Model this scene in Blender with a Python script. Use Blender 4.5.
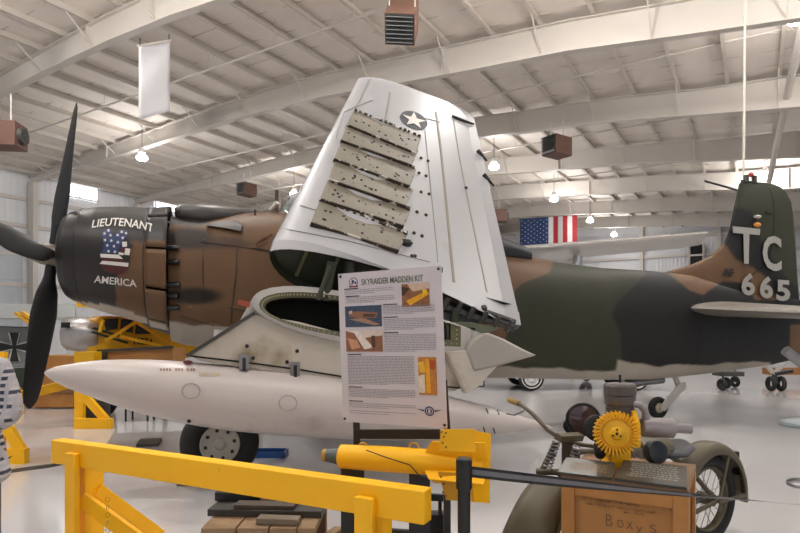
import bpy, math, random
from mathutils import Vector as V, Matrix
from mathutils.geometry import tessellate_polygon
random.seed(7)
PI = math.pi
sc = bpy.context.scene
for o in list(bpy.data.objects): bpy.data.objects.remove(o)

# ---------------- camera, world, exposure ----------------
F, H0, CZ = 575.0, 330.0, 1.6          # focal length in pixels, horizon row, eye height
cam_d = bpy.data.cameras.new('camera'); cam = bpy.data.objects.new('camera', cam_d)
sc.collection.objects.link(cam)
cam.location = (0, 0, CZ); cam.rotation_euler = (PI/2, 0, 0)
cam_d.sensor_width = 36; cam_d.lens = 36*F/800; cam_d.shift_y = (H0-266.5)/800
cam_d.clip_end = 300
sc.camera = cam
sc.view_settings.view_transform = 'Standard'; sc.view_settings.look = 'None'
sc.view_settings.gamma = 1; sc.view_settings.exposure = 0.14; sc.view_settings.use_curve_mapping = False
W = bpy.data.worlds.new('world'); sc.world = W; W.use_nodes = True
W.node_tree.nodes['Background'].inputs[0].default_value = (0.93, 0.95, 1, 1)
W.node_tree.nodes['Background'].inputs[1].default_value = 0.35
LAMP_W = 370.0; LAMP_NEAR_W = 760.0
def area(name, loc, rot, sx, sy, e, col=(1, 1, 1)):
    l = bpy.data.lights.new(name, 'AREA'); l.shape = 'RECTANGLE'; l.size = sx; l.size_y = sy; l.energy = e; l.color = col
    o = bpy.data.objects.new(name, l); sc.collection.objects.link(o); o.location = loc; o.rotation_euler = rot
    return o
# unseen fill light added behind the visitor, no door stands there
area('rear_fill_light', (6, -9, 4.5), (math.radians(84), 0, 0), 16, 7, 200, (1, 0.97, 0.94))

# ---------------- helpers ----------------
def P(px, py, Y): return V(((px-400)/F*Y, Y, CZ+(H0-py)/F*Y))
def G(px, Y): return V(((px-400)/F*Y, Y, 0))
def proj(p): return (400+F*p[0]/p[1], H0-F*(p[2]-CZ)/p[1])
def onplane(px, py, pt, n):
    d = V(((px-400)/F, 1, (H0-py)/F)); o = V((0, 0, CZ))
    return o + d*((V(pt)-o).dot(n)/d.dot(n))
def srgb(c):
    if isinstance(c, str): c = [int(c[i:i+2], 16)/255 for i in (0, 2, 4)]
    return tuple((x/12.92 if x <= .04045 else ((x+.055)/1.055)**2.4) for x in c)
MATS = {}
def mat(name, col, rough=.5, metal=0, var=.12, scale=3, bump=0, bscale=40, coat=0, spec=.5):
    if name in MATS: return MATS[name]
    m = bpy.data.materials.new(name); m.use_nodes = True; nt = m.node_tree; b = nt.nodes['Principled BSDF']
    c = srgb(col); b.inputs['Roughness'].default_value = rough; b.inputs['Metallic'].default_value = metal
    b.inputs['Coat Weight'].default_value = coat; b.inputs['Specular IOR Level'].default_value = spec
    tc = nt.nodes.new('ShaderNodeTexCoord')
    n = nt.nodes.new('ShaderNodeTexNoise'); n.inputs['Scale'].default_value = scale; n.inputs['Detail'].default_value = 6
    nt.links.new(tc.outputs['Object'], n.inputs['Vector'])
    r = nt.nodes.new('ShaderNodeMixRGB'); r.inputs[1].default_value = (*[x*(1-var) for x in c], 1)
    r.inputs[2].default_value = (*[min(1, x*(1+var)) for x in c], 1)
    nt.links.new(n.outputs['Fac'], r.inputs[0]); nt.links.new(r.outputs[0], b.inputs['Base Color'])
    if bump:
        n2 = nt.nodes.new('ShaderNodeTexNoise'); n2.inputs['Scale'].default_value = bscale; n2.inputs['Detail'].default_value = 4
        nt.links.new(tc.outputs['Object'], n2.inputs['Vector'])
        bp = nt.nodes.new('ShaderNodeBump'); bp.inputs['Strength'].default_value = bump; bp.inputs['Distance'].default_value = .01
        nt.links.new(n2.outputs['Fac'], bp.inputs['Height']); nt.links.new(bp.outputs[0], b.inputs['Normal'])
    MATS[name] = m; return m
def spots(m, col, thr=.62, scale=8, soft=.02, detail=3):
    """chips, dirt or rust with a shape of their own"""
    nt = m.node_tree; b = nt.nodes['Principled BSDF']; src = b.inputs['Base Color'].links[0].from_socket
    tc = nt.nodes.new('ShaderNodeTexCoord'); n = nt.nodes.new('ShaderNodeTexNoise')
    n.inputs['Scale'].default_value = scale; n.inputs['Detail'].default_value = detail
    nt.links.new(tc.outputs['Object'], n.inputs['Vector'])
    cr = nt.nodes.new('ShaderNodeValToRGB'); cr.color_ramp.elements[0].position = thr; cr.color_ramp.elements[1].position = thr+soft
    nt.links.new(n.outputs['Fac'], cr.inputs[0])
    mx = nt.nodes.new('ShaderNodeMixRGB'); mx.inputs[2].default_value = (*srgb(col), 1)
    nt.links.new(cr.outputs[0], mx.inputs[0]); nt.links.new(src, mx.inputs[1]); nt.links.new(mx.outputs[0], b.inputs['Base Color'])
    return m
def emis(name, col, s):
    if name in MATS: return MATS[name]
    m = bpy.data.materials.new(name); m.use_nodes = True; b = m.node_tree.nodes['Principled BSDF']
    b.inputs['Base Color'].default_value = (*srgb(col), 1); b.inputs['Emission Color'].default_value = (*srgb(col), 1)
    b.inputs['Emission Strength'].default_value = s
    MATS[name] = m; return m
def painted(name, rough=.45, var=.14):
    """paint scheme stored per vertex, plus procedural wear"""
    m = bpy.data.materials.new(name); m.use_nodes = True; nt = m.node_tree; b = nt.nodes['Principled BSDF']
    b.inputs['Roughness'].default_value = rough
    a = nt.nodes.new('ShaderNodeVertexColor'); a.layer_name = 'Col'
    tc = nt.nodes.new('ShaderNodeTexCoord'); n = nt.nodes.new('ShaderNodeTexNoise'); n.inputs['Scale'].default_value = 2.2; n.inputs['Detail'].default_value = 7
    nt.links.new(tc.outputs['Object'], n.inputs['Vector'])
    mr = nt.nodes.new('ShaderNodeMapRange'); mr.inputs[3].default_value = 1-var*1.6; mr.inputs[4].default_value = 1+var*1.6
    nt.links.new(n.outputs['Fac'], mr.inputs[0])
    vm = nt.nodes.new('ShaderNodeVectorMath'); vm.operation = 'SCALE'
    nt.links.new(a.outputs[0], vm.inputs[0]); nt.links.new(mr.outputs[0], vm.inputs['Scale']); nt.links.new(vm.outputs[0], b.inputs['Base Color'])
    return m

def perp(d):
    d = d.normalized(); a = V((0, 0, 1)) if abs(d.z) < .9 else V((1, 0, 0))
    u = d.cross(a).normalized(); return u, d.cross(u).normalized()
def islands(mb):
    key = {}; par = {}
    def find(x):
        while par[x] != x: par[x] = par[par[x]]; x = par[x]
        return x
    ids = []
    for p in mb.v:
        k = (round(p.x, 4), round(p.y, 4), round(p.z, 4)); ids.append(key.setdefault(k, len(key)))
    for i in set(ids): par[i] = i
    for f in mb.f:
        a = find(ids[f[0]])
        for v in f[1:]: par[find(ids[v])] = a; a = find(a)
    out = {}
    for f, mi, sm in zip(mb.f, mb.mi, mb.sm):
        g = out.setdefault(find(ids[f[0]]), M()); g.add([mb.v[i] for i in f], [tuple(range(len(f)))], mi, sm)
    return list(out.values())
class M:
    def __init__(s): s.v = []; s.f = []; s.mi = []; s.sm = []
    def add(s, vs, fs, mi=0, smooth=False):
        b = len(s.v); s.v += [V(p) for p in vs]
        for f in fs: s.f.append([b+i for i in f]); s.mi.append(mi); s.sm.append(smooth)
        return s
    def box(s, c, size, rz=0, mi=0, R=None):
        hx, hy, hz = [a/2 for a in size]; c = V(c)
        R = R or Matrix.Rotation(rz, 3, 'Z')
        vs = [c+R @ V((x*hx, y*hy, z*hz)) for z in (-1, 1) for y in (-1, 1) for x in (-1, 1)]
        return s.add(vs, [(0, 2, 3, 1), (4, 5, 7, 6), (0, 1, 5, 4), (2, 6, 7, 3), (0, 4, 6, 2), (1, 3, 7, 5)], mi)
    def hexa(s, b4, t4, mi=0):
        return s.add(list(b4)+list(t4), [(3, 2, 1, 0), (4, 5, 6, 7), (0, 1, 5, 4), (1, 2, 6, 5), (2, 3, 7, 6), (3, 0, 4, 7)], mi)
    def bar(s, p0, p1, w, h, mi=0, up=None):
        p0, p1 = V(p0), V(p1); d = (p1-p0).normalized(); up = V(up) if up else (V((0, 0, 1)) if abs(d.z) < .95 else V((0, 1, 0)))
        x = d.cross(up).normalized(); y = x.cross(d).normalized()
        q = lambda p: [p-x*w/2-y*h/2, p+x*w/2-y*h/2, p+x*w/2+y*h/2, p-x*w/2+y*h/2]
        return s.hexa(q(p0), q(p1), mi)
    def tube(s, pts, r, seg=12, mi=0, cap=True, flat=1, smooth=True):
        pts = [V(p) for p in pts]; n = len(pts); rs = r if isinstance(r, (list, tuple)) else [r]*n
        rings = []; u = None
        for i, p in enumerate(pts):
            d = (pts[min(i+1, n-1)]-pts[max(i-1, 0)]).normalized()
            if u is None: u, w = perp(d)
            else:
                u = (u-d*u.dot(d)).normalized(); w = d.cross(u).normalized()
            rings.append([p+(u*math.cos(2*PI*k/seg)*flat+w*math.sin(2*PI*k/seg))*rs[i] for k in range(seg)])
        return s.loft(rings, mi, cap, cap, smooth)
    def loft(s, rings, mi=0, c0=True, c1=True, smooth=True, closed=True):
        n = len(rings[0]); vs = [p for r in rings for p in r]; fs = []
        for i in range(len(rings)-1):
            for k in range(n if closed else n-1):
                a, b = i*n+k, i*n+(k+1) % n; fs.append((a, b, b+n, a+n))
        s.add(vs, fs, mi, smooth)
        if c0: s.add(rings[0], [tuple(range(n))[::-1]], mi)
        if c1: s.add(rings[-1], [tuple(range(n))], mi)
        return s
    def lathe(s, c, ax, prof, seg=28, mi=0, smooth=True, c0=True, c1=True):
        """prof: list of (distance along axis, radius)"""
        c = V(c); ax = V(ax).normalized(); u, w = perp(ax)
        rings = [[c+ax*h+(u*math.cos(2*PI*k/seg)+w*math.sin(2*PI*k/seg))*max(r, 1e-4) for k in range(seg)] for h, r in prof]
        return s.loft(rings, mi, c0, c1, smooth)
    def cyl(s, p0, p1, r, seg=16, mi=0): return s.tube([p0, p1], r, seg, mi)
    def torus(s, c, ax, R, r, seg=36, rs=12, mi=0, a0=0, a1=2*PI, flat=1, u=None):
        c = V(c); ax = V(ax).normalized()
        if u is None: u, w = perp(ax)
        else: u = V(u).normalized(); w = ax.cross(u)
        full = a1-a0 > 2*PI-.01; rings = []
        for i in range(seg+(0 if full else 1)):
            a = a0+(a1-a0)*i/seg; e = u*math.cos(a)+w*math.sin(a)
            rings.append([c+e*(R+r*math.cos(2*PI*k/rs))+ax*r*flat*math.sin(2*PI*k/rs) for k in range(rs)])
        if full: rings.append(rings[0])
        return s.loft(rings, mi, not full, not full)
    def ball(s, c, r, seg=16, mi=0, sx=1, sy=1, sz=1):
        c = V(c); rings = []
        for i in range(seg//2+1):
            a = -PI/2+PI*i/(seg//2); rr = max(math.cos(a), 1e-3)*r
            rings.append([c+V((rr*math.cos(2*PI*k/seg)*sx, rr*math.sin(2*PI*k/seg)*sy, r*math.sin(a)*sz)) for k in range(seg)])
        return s.loft(rings, mi)
    def prism(s, poly, off, mi=0):
        """closed outline of 3D points pushed along off"""
        poly = [V(p) for p in poly]; off = V(off); n = len(poly)
        tr = [tuple(t) for t in tessellate_polygon([poly])]
        s.add(poly, tr, mi); s.add([p+off for p in poly], [t[::-1] for t in tr], mi)
        s.add(poly+[p+off for p in poly], [(i, (i+1) % n, (i+1) % n+n, i+n) for i in range(n)], mi)
        return s
    def xf(s, mtx):
        s.v = [mtx @ p for p in s.v]; return s
    def each(s, name, mats, parent, bevel=0):
        return [g.build(name, mats, parent, bevel) for g in islands(s)]
    def build(s, name, mats, parent=None, bevel=0, sharp=35, origin=None, vcol=None):
        me = bpy.data.meshes.new(name)
        if parent is not None: o0 = WO[parent.name]
        elif origin is not None: o0 = V(origin)
        else:
            xs, ys, zs = zip(*s.v); o0 = V(((min(xs)+max(xs))/2, (min(ys)+max(ys))/2, min(zs)))
        me.from_pydata([p-o0 for p in s.v], [], s.f)
        mats = mats if isinstance(mats, (list, tuple)) else [mats]
        for m in mats: me.materials.append(m)
        me.polygons.foreach_set('material_index', s.mi); me.polygons.foreach_set('use_smooth', s.sm)
        if vcol:
            a = me.color_attributes.new('Col', 'FLOAT_COLOR', 'POINT')
            for i, p in enumerate(s.v): a.data[i].color = (*vcol(p), 1)
        import bmesh
        bm = bmesh.new(); bm.from_mesh(me); bmesh.ops.remove_doubles(bm, verts=bm.verts, dist=1e-5)
        bmesh.ops.recalc_face_normals(bm, faces=bm.faces); bm.to_mesh(me); bm.free()
        me.set_sharp_from_angle(angle=math.radians(sharp))
        o = bpy.data.objects.new(name, me); sc.collection.objects.link(o)
        if parent is not None: o.parent = parent
        else: o.location = o0
        WO[o.name] = o0
        if bevel:
            b = o.modifiers.new('bevel', 'BEVEL'); b.width = bevel; b.segments = 2; b.limit_method = 'ANGLE'
        return o
WO = {}
def tag(o, label=None, cat=None, group=None, kind=None):
    if label: o['label'] = label
    if cat: o['category'] = cat
    if group: o['group'] = group
    if kind: o['kind'] = kind
    return o
def thing(name, label, cat, loc=(0, 0, 0), group=None):
    o = bpy.data.objects.new(name, None); sc.collection.objects.link(o); o.location = loc; o.empty_display_size = .1
    WO[o.name] = V(loc); return tag(o, label, cat, group)
def struct(o): o['kind'] = 'structure'; return o
def dup(root, loc=None, rz=None, label=None):
    r = root.copy(); sc.collection.objects.link(r)
    if loc is not None: r.location = loc
    if rz is not None: r.rotation_euler = (0, 0, rz)
    if label: r['label'] = label
    for ch in list(root.children):
        c = ch.copy(); sc.collection.objects.link(c); c.parent = r
        for g in list(ch.children):
            d = g.copy(); sc.collection.objects.link(d); d.parent = c
    return r
def lerp(a, b, t): return a+(b-a)*t
def interp(x, tab, k=1):
    if x <= tab[0][0]: return tab[0][k]
    for a, b in zip(tab, tab[1:]):
        if x <= b[0]: return lerp(a[k], b[k], (x-a[0])/(b[0]-a[0]))
    return tab[-1][k]
def inpoly(x, y, pts):
    c = False; n = len(pts)
    for i in range(n):
        x1, y1 = pts[i]; x2, y2 = pts[i-1]
        if (y1 > y) != (y2 > y) and x < (x2-x1)*(y-y1)/(y2-y1)+x1: c = not c
    return c
_tc = {}
def textmesh(s, bold=.0):
    if (s, bold) in _tc: return _tc[(s, bold)]
    c = bpy.data.curves.new('t', 'FONT'); c.body = s; c.size = 1; c.offset = bold; c.resolution_u = 3
    o = bpy.data.objects.new('t', c); sc.collection.objects.link(o)
    dg = bpy.context.evaluated_depsgraph_get(); me = o.evaluated_get(dg).to_mesh()
    vs = [(v.co.x, v.co.y) for v in me.vertices]; fs = [tuple(p.vertices) for p in me.polygons]
    o.evaluated_get(dg).to_mesh_clear(); bpy.data.objects.remove(o); bpy.data.curves.remove(c)
    x0 = min(v[0] for v in vs); x1 = max(v[0] for v in vs); y0 = min(v[1] for v in vs); y1 = max(v[1] for v in vs)
    vs = [((x-x0)/(x1-x0), (y-y0)/(y1-y0)) for x, y in vs]; _tc[(s, bold)] = (vs, fs); return vs, fs
def decal_text(s, quad, surf, name, m, parent, bold=.03):
    """quad: bl, br, tr, tl in pixels of the surface map"""
    vs, fs = textmesh(s, bold); out = []
    bl, br, tr, tl = [V((*q, 0)) for q in quad]
    for x, y in vs:
        a = bl.lerp(br, x); b = tl.lerp(tr, x); q = a.lerp(b, y); out.append(surf(q.x, q.y))
    return M().add(out, fs).build(name, m, parent)
def decal(mb, poly, surf, mi=0):
    pts = [V((*p, 0)) for p in poly]; tr = tessellate_polygon([pts])
    mb.add([surf(p.x, p.y) for p in pts], [tuple(t) for t in tr], mi)
def star(cx, cy, r, ry=None, rot=0):
    ry = ry or r; return [(cx+(r if i % 2 == 0 else r*.4)*math.sin(PI*i/5+rot), cy-(ry if i % 2 == 0 else ry*.4)*math.cos(PI*i/5+rot)) for i in range(10)]
def disc(cx, cy, r, ry=None, n=24): return [(cx+r*math.cos(2*PI*i/n), cy+(ry or r)*math.sin(2*PI*i/n)) for i in range(n)]

# ---------------- materials ----------------
yel = spots(mat('yellow_paint', 'ffba00', .5, var=.07, scale=4), 'b98207', .74, 7, .03)
yel2 = mat('aged_yellow_paint', 'c8930c', .5)
yelE = mat('engine_yellow', 'f2b400', .35)
blk = mat('black_metal', '17171a', .4); blkp = mat('black_plastic', '101012', .35)
rubber = mat('tyre_rubber', '1a1a1b', .75, bump=.2, bscale=60)
whitep = spots(mat('white_aircraft_paint', 'b4b0ac', .42, var=.06, scale=2), '8b8378', .66, 3, .2, 6)
tankp = spots(mat('tank_paint', 'c2b9b4', .36, var=.05, scale=1.5), '968c83', .62, 2.3, .25, 6)
dirtyw = spots(mat('dirty_white_paint', 'bfb7aa', .5, var=.1, scale=3), '8f7f60', .55, 2.5, .2, 6)
rackm = spots(mat('rack_paint', '787164', .6, var=.12, scale=5), '33261a', .665, 15, .02, 2)
rustd = spots(mat('rusty_edge', '3b2e22', .7, var=.3, scale=20), 'c9c3b8', .56, 9, .04, 3)
olive = mat('olive_drab', '544b38', .55, var=.12); oliveg = mat('interior_green', '2a2d20', .6, var=.2, scale=8)
zinc = mat('zinc_primer', '5d5b3e', .6, var=.2, scale=10)
alum = mat('aluminium', 'b9bbbd', .3, 1, var=.08); steel = mat('brushed_steel', '8d8d8f', .38, 1); silverp = mat('silver_paint', 'b4b2b0', .35, .6)
chrome = mat('chrome', 'dddddd', .12, 1)
wood = mat('crate_wood', 'a8743a', .6, var=.2, scale=6, bump=.3); woodd = mat('old_wood', '7d5f43', .7, var=.25, scale=8, bump=.3); woodl = mat('plank_wood', '94795a', .7, var=.25, scale=7, bump=.3)
dark = mat('dark_void', '070707', .8); darkg = mat('dark_grey_metal', '3a3936', .5, var=.2)
steelwhite = mat('white_steel', 'd3ccc4', .5, var=.04, scale=1)
purlm = mat('purlin_steel', 'd0c8be', .5, var=.05)
wallm = mat('wall_panel_white', 'ecedf0', .55, var=.05, scale=.6)
decalw = mat('decal_white', 'd6d2cb', .5, var=.08, scale=10); decalb = mat('decal_blue', '17305f', .5); decalr = mat('decal_maroon', '4a1518', .5); decalk = mat('decal_black', '17191a', .5)
insb = mat('insignia_blue', '191e2b', .6)

# ---------------- hangar shell ----------------
d2 = V((.617, 1, 0)).normalized(); d1 = V((d2.y, -d2.x, 0)); BAY = 6.4
P1 = P(30, 180, 575*8.4/150); P1.z = 0                       # foot line of the left wall at the second frame
def HB(w, j, z=0): return P1 + d1*w + d2*(BAY*(j-1)) + V((0, 0, z))
def bw(px, py, j=1):                                          # pixel on frame j -> (w, z)
    k = (px-400)/F; o = HB(0, j); w = (k*o.y-o.x)/(d1.x-k*d1.y); y = o.y+d1.y*w
    return w, CZ+(H0-py)/F*y
topz = sorted(bw(*p) for p in [(60, 165), (200, 113), (294, 81), (460, 45), (584, 18), (692, 0)])
botz = sorted(bw(*p) for p in [(34, 182), (60, 171), (100, 162), (200, 130), (294, 102), (460, 73), (534, 56), (800, 20)])
WMAX = 48
topz = [(0, topz[0][1]-.25)] + topz; topz.append((WMAX, topz[-1][1]-(WMAX-topz[-1][0])*.05))
botz = [(0, botz[0][1])] + botz; botz.append((WMAX, botz[-1][1]-(WMAX-botz[-1][0])*.06))
print('TOP', topz); print('BOT', botz)
def roofz(w): return interp(w, topz)
JW = 7
nb = 0
for j in range(-2, JW):
    m = M(); ws = [w for w in [0, .6, 1.5, 3, 6, 9, 12, 15, 18, 21, 24, 27, 30, 33, 36, 39, 42, 45, WMAX]]
    for a, b in zip(ws, ws[1:]):
        ta, tb, ba, bb = roofz(a), roofz(b), interp(a, botz), interp(b, botz)
        m.hexa([HB(a, j, ba)-d2*.012, HB(b, j, bb)-d2*.012, HB(b, j, bb)+d2*.012, HB(a, j, ba)+d2*.012],
               [HB(a, j, ta)-d2*.012, HB(b, j, tb)-d2*.012, HB(b, j, tb)+d2*.012, HB(a, j, ta)+d2*.012])
        for z0, z1 in ((ba, bb), (ta, tb)):
            m.hexa([HB(a, j, z0-.03)-d2*.13, HB(b, j, z1-.03)-d2*.13, HB(b, j, z1-.03)+d2*.13, HB(a, j, z0-.03)+d2*.13],
                   [HB(a, j, z0)-d2*.13, HB(b, j, z1)-d2*.13, HB(b, j, z1)+d2*.13, HB(a, j, z0)+d2*.13])
    for w in (7.5, 17, 26, 36):
        zb, zt = interp(w, botz), roofz(w); m.box(HB(w, j, (zb+zt)/2), (.04, .26, zt-zb), math.atan2(d1.y, d1.x))
    # column on the left wall
    m.box(HB(.3, j, 4.9), (.6, .26, 9.8), math.atan2(d1.y, d1.x))
    nb += 1; struct(m.build('trim_%d' % nb, steelwhite))
# braces from bottom flange up to the purlins
AZ = math.atan2(d2.y, d2.x); AX = math.atan2(d1.y, d1.x)
w = .7; k = 0
while w < WMAX-.5:                                            # purlins
    m = M(); z = roofz(w)+.11; a, b = HB(w, -2.6, z), HB(w, JW, z)
    m.bar(a, b, .025, .22); m.bar(a+V((0, 0, -.1))+d1*.05, b+V((0, 0, -.1))+d1*.05, .1, .02)
    nb += 1; struct(m.build('trim_%d' % nb, purlm)); w += 1.5
for j in range(-2, JW):                                       # short diagonal flange braces
    m = M()
    for i in range(12):
        w = .7+3*i+1.5
        if w > WMAX: break
        zb = interp(w, botz)
        for sgn in (-1, 1): m.bar(HB(w, j, zb+.05), HB(w, j, roofz(w)+.05)+d2*sgn*.9, .035, .035)
    nb += 1; struct(m.build('trim_%d' % nb, steelwhite))
# roof sheeting with padded insulation
insul = mat('roof_insulation', 'ebe2d9', .75, var=.09, scale=1.3, bump=.8, bscale=2.2)
m = M(); ws = [-.3]+[1.5*i+.7 for i in range(32)]+[WMAX]
for a, b in zip(ws, ws[1:]):
    n = 44
    for i in range(n):
        ja, jb = -2.6+(JW+2.6)*i/n, -2.6+(JW+2.6)*(i+1)/n; mid = (a+b)/2
        za, zb, zm = roofz(a)+.22, roofz(b)+.22, roofz(mid)+.22
        m.add([HB(a, ja, za), HB(mid, ja, zm-.05), HB(mid, jb, zm-.05), HB(a, jb, za), HB(b, ja, zb), HB(b, jb, zb)], [(0, 1, 2, 3), (1, 4, 5, 2)], 0, True)
struct(m.build('ceiling', insul, sharp=60))
# seams of the insulation across the bays
m = M()
for i in range(-10, 60):
    jj = i*.19
    if jj > JW: break
    for a, b in zip(ws, ws[1:]):
        m.bar(HB(a, jj, roofz(a)+.20), HB(b, jj, roofz(b)+.20), .03, .02)
nb += 1; struct(m.build('trim_%d' % nb, purlm))

# floor
fm = mat('epoxy_floor', 'c9c6c6', .13, var=.05, scale=.5, bump=.06, bscale=1.2, coat=.3)
b_ = fm.node_tree.nodes['Principled BSDF']; b_.inputs['Coat Roughness'].default_value = .08
m = M().add([HB(-.4, -2.6), HB(WMAX+10, -2.6), HB(WMAX+10, JW+.2), HB(-.4, JW+.2)], [(0, 1, 2, 3)]); m.box((2, 1, -.1), (2, 2, .1))
m = M(); c0, c1, c2, c3 = HB(-.6, -3.6), HB(WMAX+10, -3.6), HB(WMAX+10, JW+.3), HB(-.6, JW+.3); dz = V((0, 0, -.1))
m.hexa([c0+dz, c1+dz, c2+dz, c3+dz], [c0, c1, c2, c3]); struct(m.build('floor', fm))
# left wall: panels and girts
m = M(); m.hexa([HB(-.32, -2.6), HB(-.22, -2.6), HB(-.22, JW), HB(-.32, JW)], [HB(-.32, -2.6, 10.6), HB(-.22, -2.6, 10.6), HB(-.22, JW, 10.6), HB(-.32, JW, 10.6)])
for i in range(int((JW+2.6)*BAY/.3)):
    j = -2.6+i*.3/BAY; m.box(HB(-.21, j, 5.2), (.03, .08, 10.4), AX)
struct(m.build('wall_left', wallm))
for z in (2.3, 4.1, 5.8, 7.4, 8.9):
    m = M(); m.bar(HB(-.12, -2.6, z), HB(-.12, JW-.05, z), .16, .2); nb += 1; struct(m.build('trim_%d' % nb, steelwhite))
# far wall
m = M(); m.hexa([HB(-.3, JW), HB(WMAX, JW), HB(WMAX, JW+.02), HB(-.3, JW+.02)], [HB(-.3, JW, 10.6), HB(WMAX, JW, 10), HB(WMAX, JW+.02, 10), HB(-.3, JW+.02, 10.6)])
m.hexa([HB(-.3, JW, 10), HB(24, JW, 10), HB(24, JW+.02, 10), HB(-.3, JW+.02, 10)], [HB(-.3, JW, 10.4), HB(24, JW, 12.5), HB(24, JW+.02, 12.5), HB(-.3, JW+.02, 10.4)])
m.hexa([HB(24, JW, 9.9), HB(WMAX, JW, 9.9), HB(WMAX, JW+.02, 9.9), HB(24, JW+.02, 9.9)], [HB(24, JW, 12.5), HB(WMAX, JW, 11.2), HB(WMAX, JW+.02, 11.2), HB(24, JW+.02, 12.5)])
for i in range(int(WMAX/.3)): m.box(HB(.3*i, JW-.01, 5.2), (.08, .05, 10.4), AX)
struct(m.build('wall_far', wallm))
for z in (2.3, 4.4, 6.3, 8.0, 9.6):
    m = M(); m.bar(HB(0, JW-.04, z), HB(WMAX, JW-.04, z), .18, .2); nb += 1; struct(m.build('trim_%d' % nb, steelwhite))
for w in (20, 26, 32, 38, 43):
    m = M(); m.box(HB(w, JW-.06, 5.4), (.3, .3, 10.8), AX); nb += 1; struct(m.build('trim_%d' % nb, steelwhite))
# bright clerestory windows on the left wall, dark windows on the far wall
winE = emis('daylight_pane', 'f2f6ff', 3.2)
def wall_px(px, py):                                          # pixel -> (j, z) on the left wall
    k = (px-400)/F; o = HB(-.2, 1); t = (k*o.y-o.x)/(d2.x-k*d2.y); y = o.y+d2.y*t; return 1+t/BAY, CZ+(H0-py)/F*y
for n, (x0, y0, x1, y1) in enumerate([(60, 181, 97, 197), (155, 199, 186, 211), (228, 214, 244, 222), (-60, 150, -10, 172)]):
    ja, za = wall_px(x0, y0); jb, zb = wall_px(x1, y1); z1 = wall_px(x0, y0)[1]; z0 = wall_px(x0, y1)[1]+.15
    m = M(); m.hexa([HB(-.2, ja, z0), HB(-.16, ja, z0), HB(-.16, jb, z0), HB(-.2, jb, z0)], [HB(-.2, ja, z1), HB(-.16, ja, z1), HB(-.16, jb, z1), HB(-.2, jb, z1)])
    fr = struct(m.build('window_%d' % (n+1), winE))
    m = M()
    for z in (z0, z1): m.bar(HB(-.13, ja, z), HB(-.13, jb, z), .06, .07)
    for jj in (ja, (ja+jb)/2, jb): m.bar(HB(-.13, jj, z0), HB(-.13, jj, z1), .06, .06)
    m.build('window_frame', steelwhite, fr)
def far_px(px, py):
    k = (px-400)/F; o = HB(0, JW); w = (k*o.y-o.x)/(d1.x-k*d1.y); y = o.y+d1.y*w; return w, CZ+(H0-py)/F*y
wa, za = far_px(690, 246); wb, zb = far_px(704, 266)
fr = M()
fr.hexa([HB(wa, JW-.08, zb), HB(wb, JW-.08, zb), HB(wb, JW-.05, zb), HB(wa, JW-.05, zb)], [HB(wa, JW-.08, za), HB(wb, JW-.08, za), HB(wb, JW-.05, za), HB(wa, JW-.05, za)])
fr = struct(fr.build('window_5', mat('dark_glass', '16171a', .1)))
m = M(); m.bar(HB(wa, JW-.1, (za+zb)/2), HB(wb, JW-.1, (za+zb)/2), .05, .15)
for w in (wa, wb): m.bar(HB(w, JW-.1, zb-.1), HB(w, JW-.1, za+.1), .12, .12)
m.build('window_frame', steelwhite, fr)
# roll-up door on the left wall
ja, _ = wall_px(-70, 250); jb, _ = wall_px(22, 250)
m = M(); m.hexa([HB(-.19, ja, 0), HB(-.1, ja, 0), HB(-.1, jb, 0), HB(-.19, jb, 0)], [HB(-.19, ja, 6.9), HB(-.1, ja, 6.9), HB(-.1, jb, 6.9), HB(-.19, jb, 6.9)])
for i in range(5): m.bar(HB(-.08, ja, .2+1.4*i), HB(-.08, jb, .2+1.4*i), .06, .1)
struct(m.build('door_1', mat('roll_door', 'c2c8cf', .5)))

# ---------------- high-bay lamps ----------------
lampE = emis('lamp_glow', 'f4f8ff', 22.0)
def make_lamp():
    r = thing('high_bay_lamp', 'x', 'ceiling lamp', (0, 0, 0), 'high bay lamps hanging from the roof')
    M().lathe((0, 0, 0), (0, 0, 1), [(0, .2), (.05, .24), (.16, .23), (.26, .13), (.3, .1)]).build('glass_shade', lampE, r)
    M().lathe((0, 0, .3), (0, 0, 1), [(0, .09), (.02, .14), (.2, .13), (.26, .05)], 16).build('ballast_housing', steelwhite, r)
    M().cyl((0, 0, .5), (0, 0, 2.1), .012, 6).build('hanging_cord', blk, r)
    l = bpy.data.lights.new('lamp', 'POINT'); l.energy = LAMP_W; l.shadow_soft_size = .3; l.color = (1, .97, .93)
    o = bpy.data.objects.new('lamp_light', l); sc.collection.objects.link(o); o.parent = r; o.location = (0, 0, -.06)
    return r
lamp0 = make_lamp(); first = True
def lampat(px, py, z, label):
    global first
    Y = F*(z-CZ)/(H0-py); q = P(px, py, Y)
    if first: lamp0.location = q; lamp0['label'] = label; first = False
    else: dup(lamp0, q, 0, label)
lampat(142, 160, 9.3, 'lit high bay lamp above the propeller blade, below the white hanging banner')
lampat(797, 22, 9.3, 'large lit high bay lamp at the upper right corner')
lampat(494, 169, 9.3, 'lit high bay lamp just right of the folded wing edge')
lampat(554, 201, 9.3, 'lit high bay lamp directly above the stars of the flag')
lampat(590, 222, 9.3, 'small lit lamp just right of the flag stripes')
lampat(614, 236, 9.3, 'smallest lit lamp, above the silver wing behind the fuselage')
lampat(765, 178, 9.3, 'lit high bay lamp just above the camouflaged fin top')
lampat(2, 192, 9.3, 'lit lamp at the left edge above the propeller')
lampat(294, 196, 9.3, 'lit lamp just left of the folded wing root')
near_light = [c for c in lamp0.children if c.type == 'LIGHT'][0].data.copy(); near_light.energy = LAMP_NEAR_W
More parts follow.
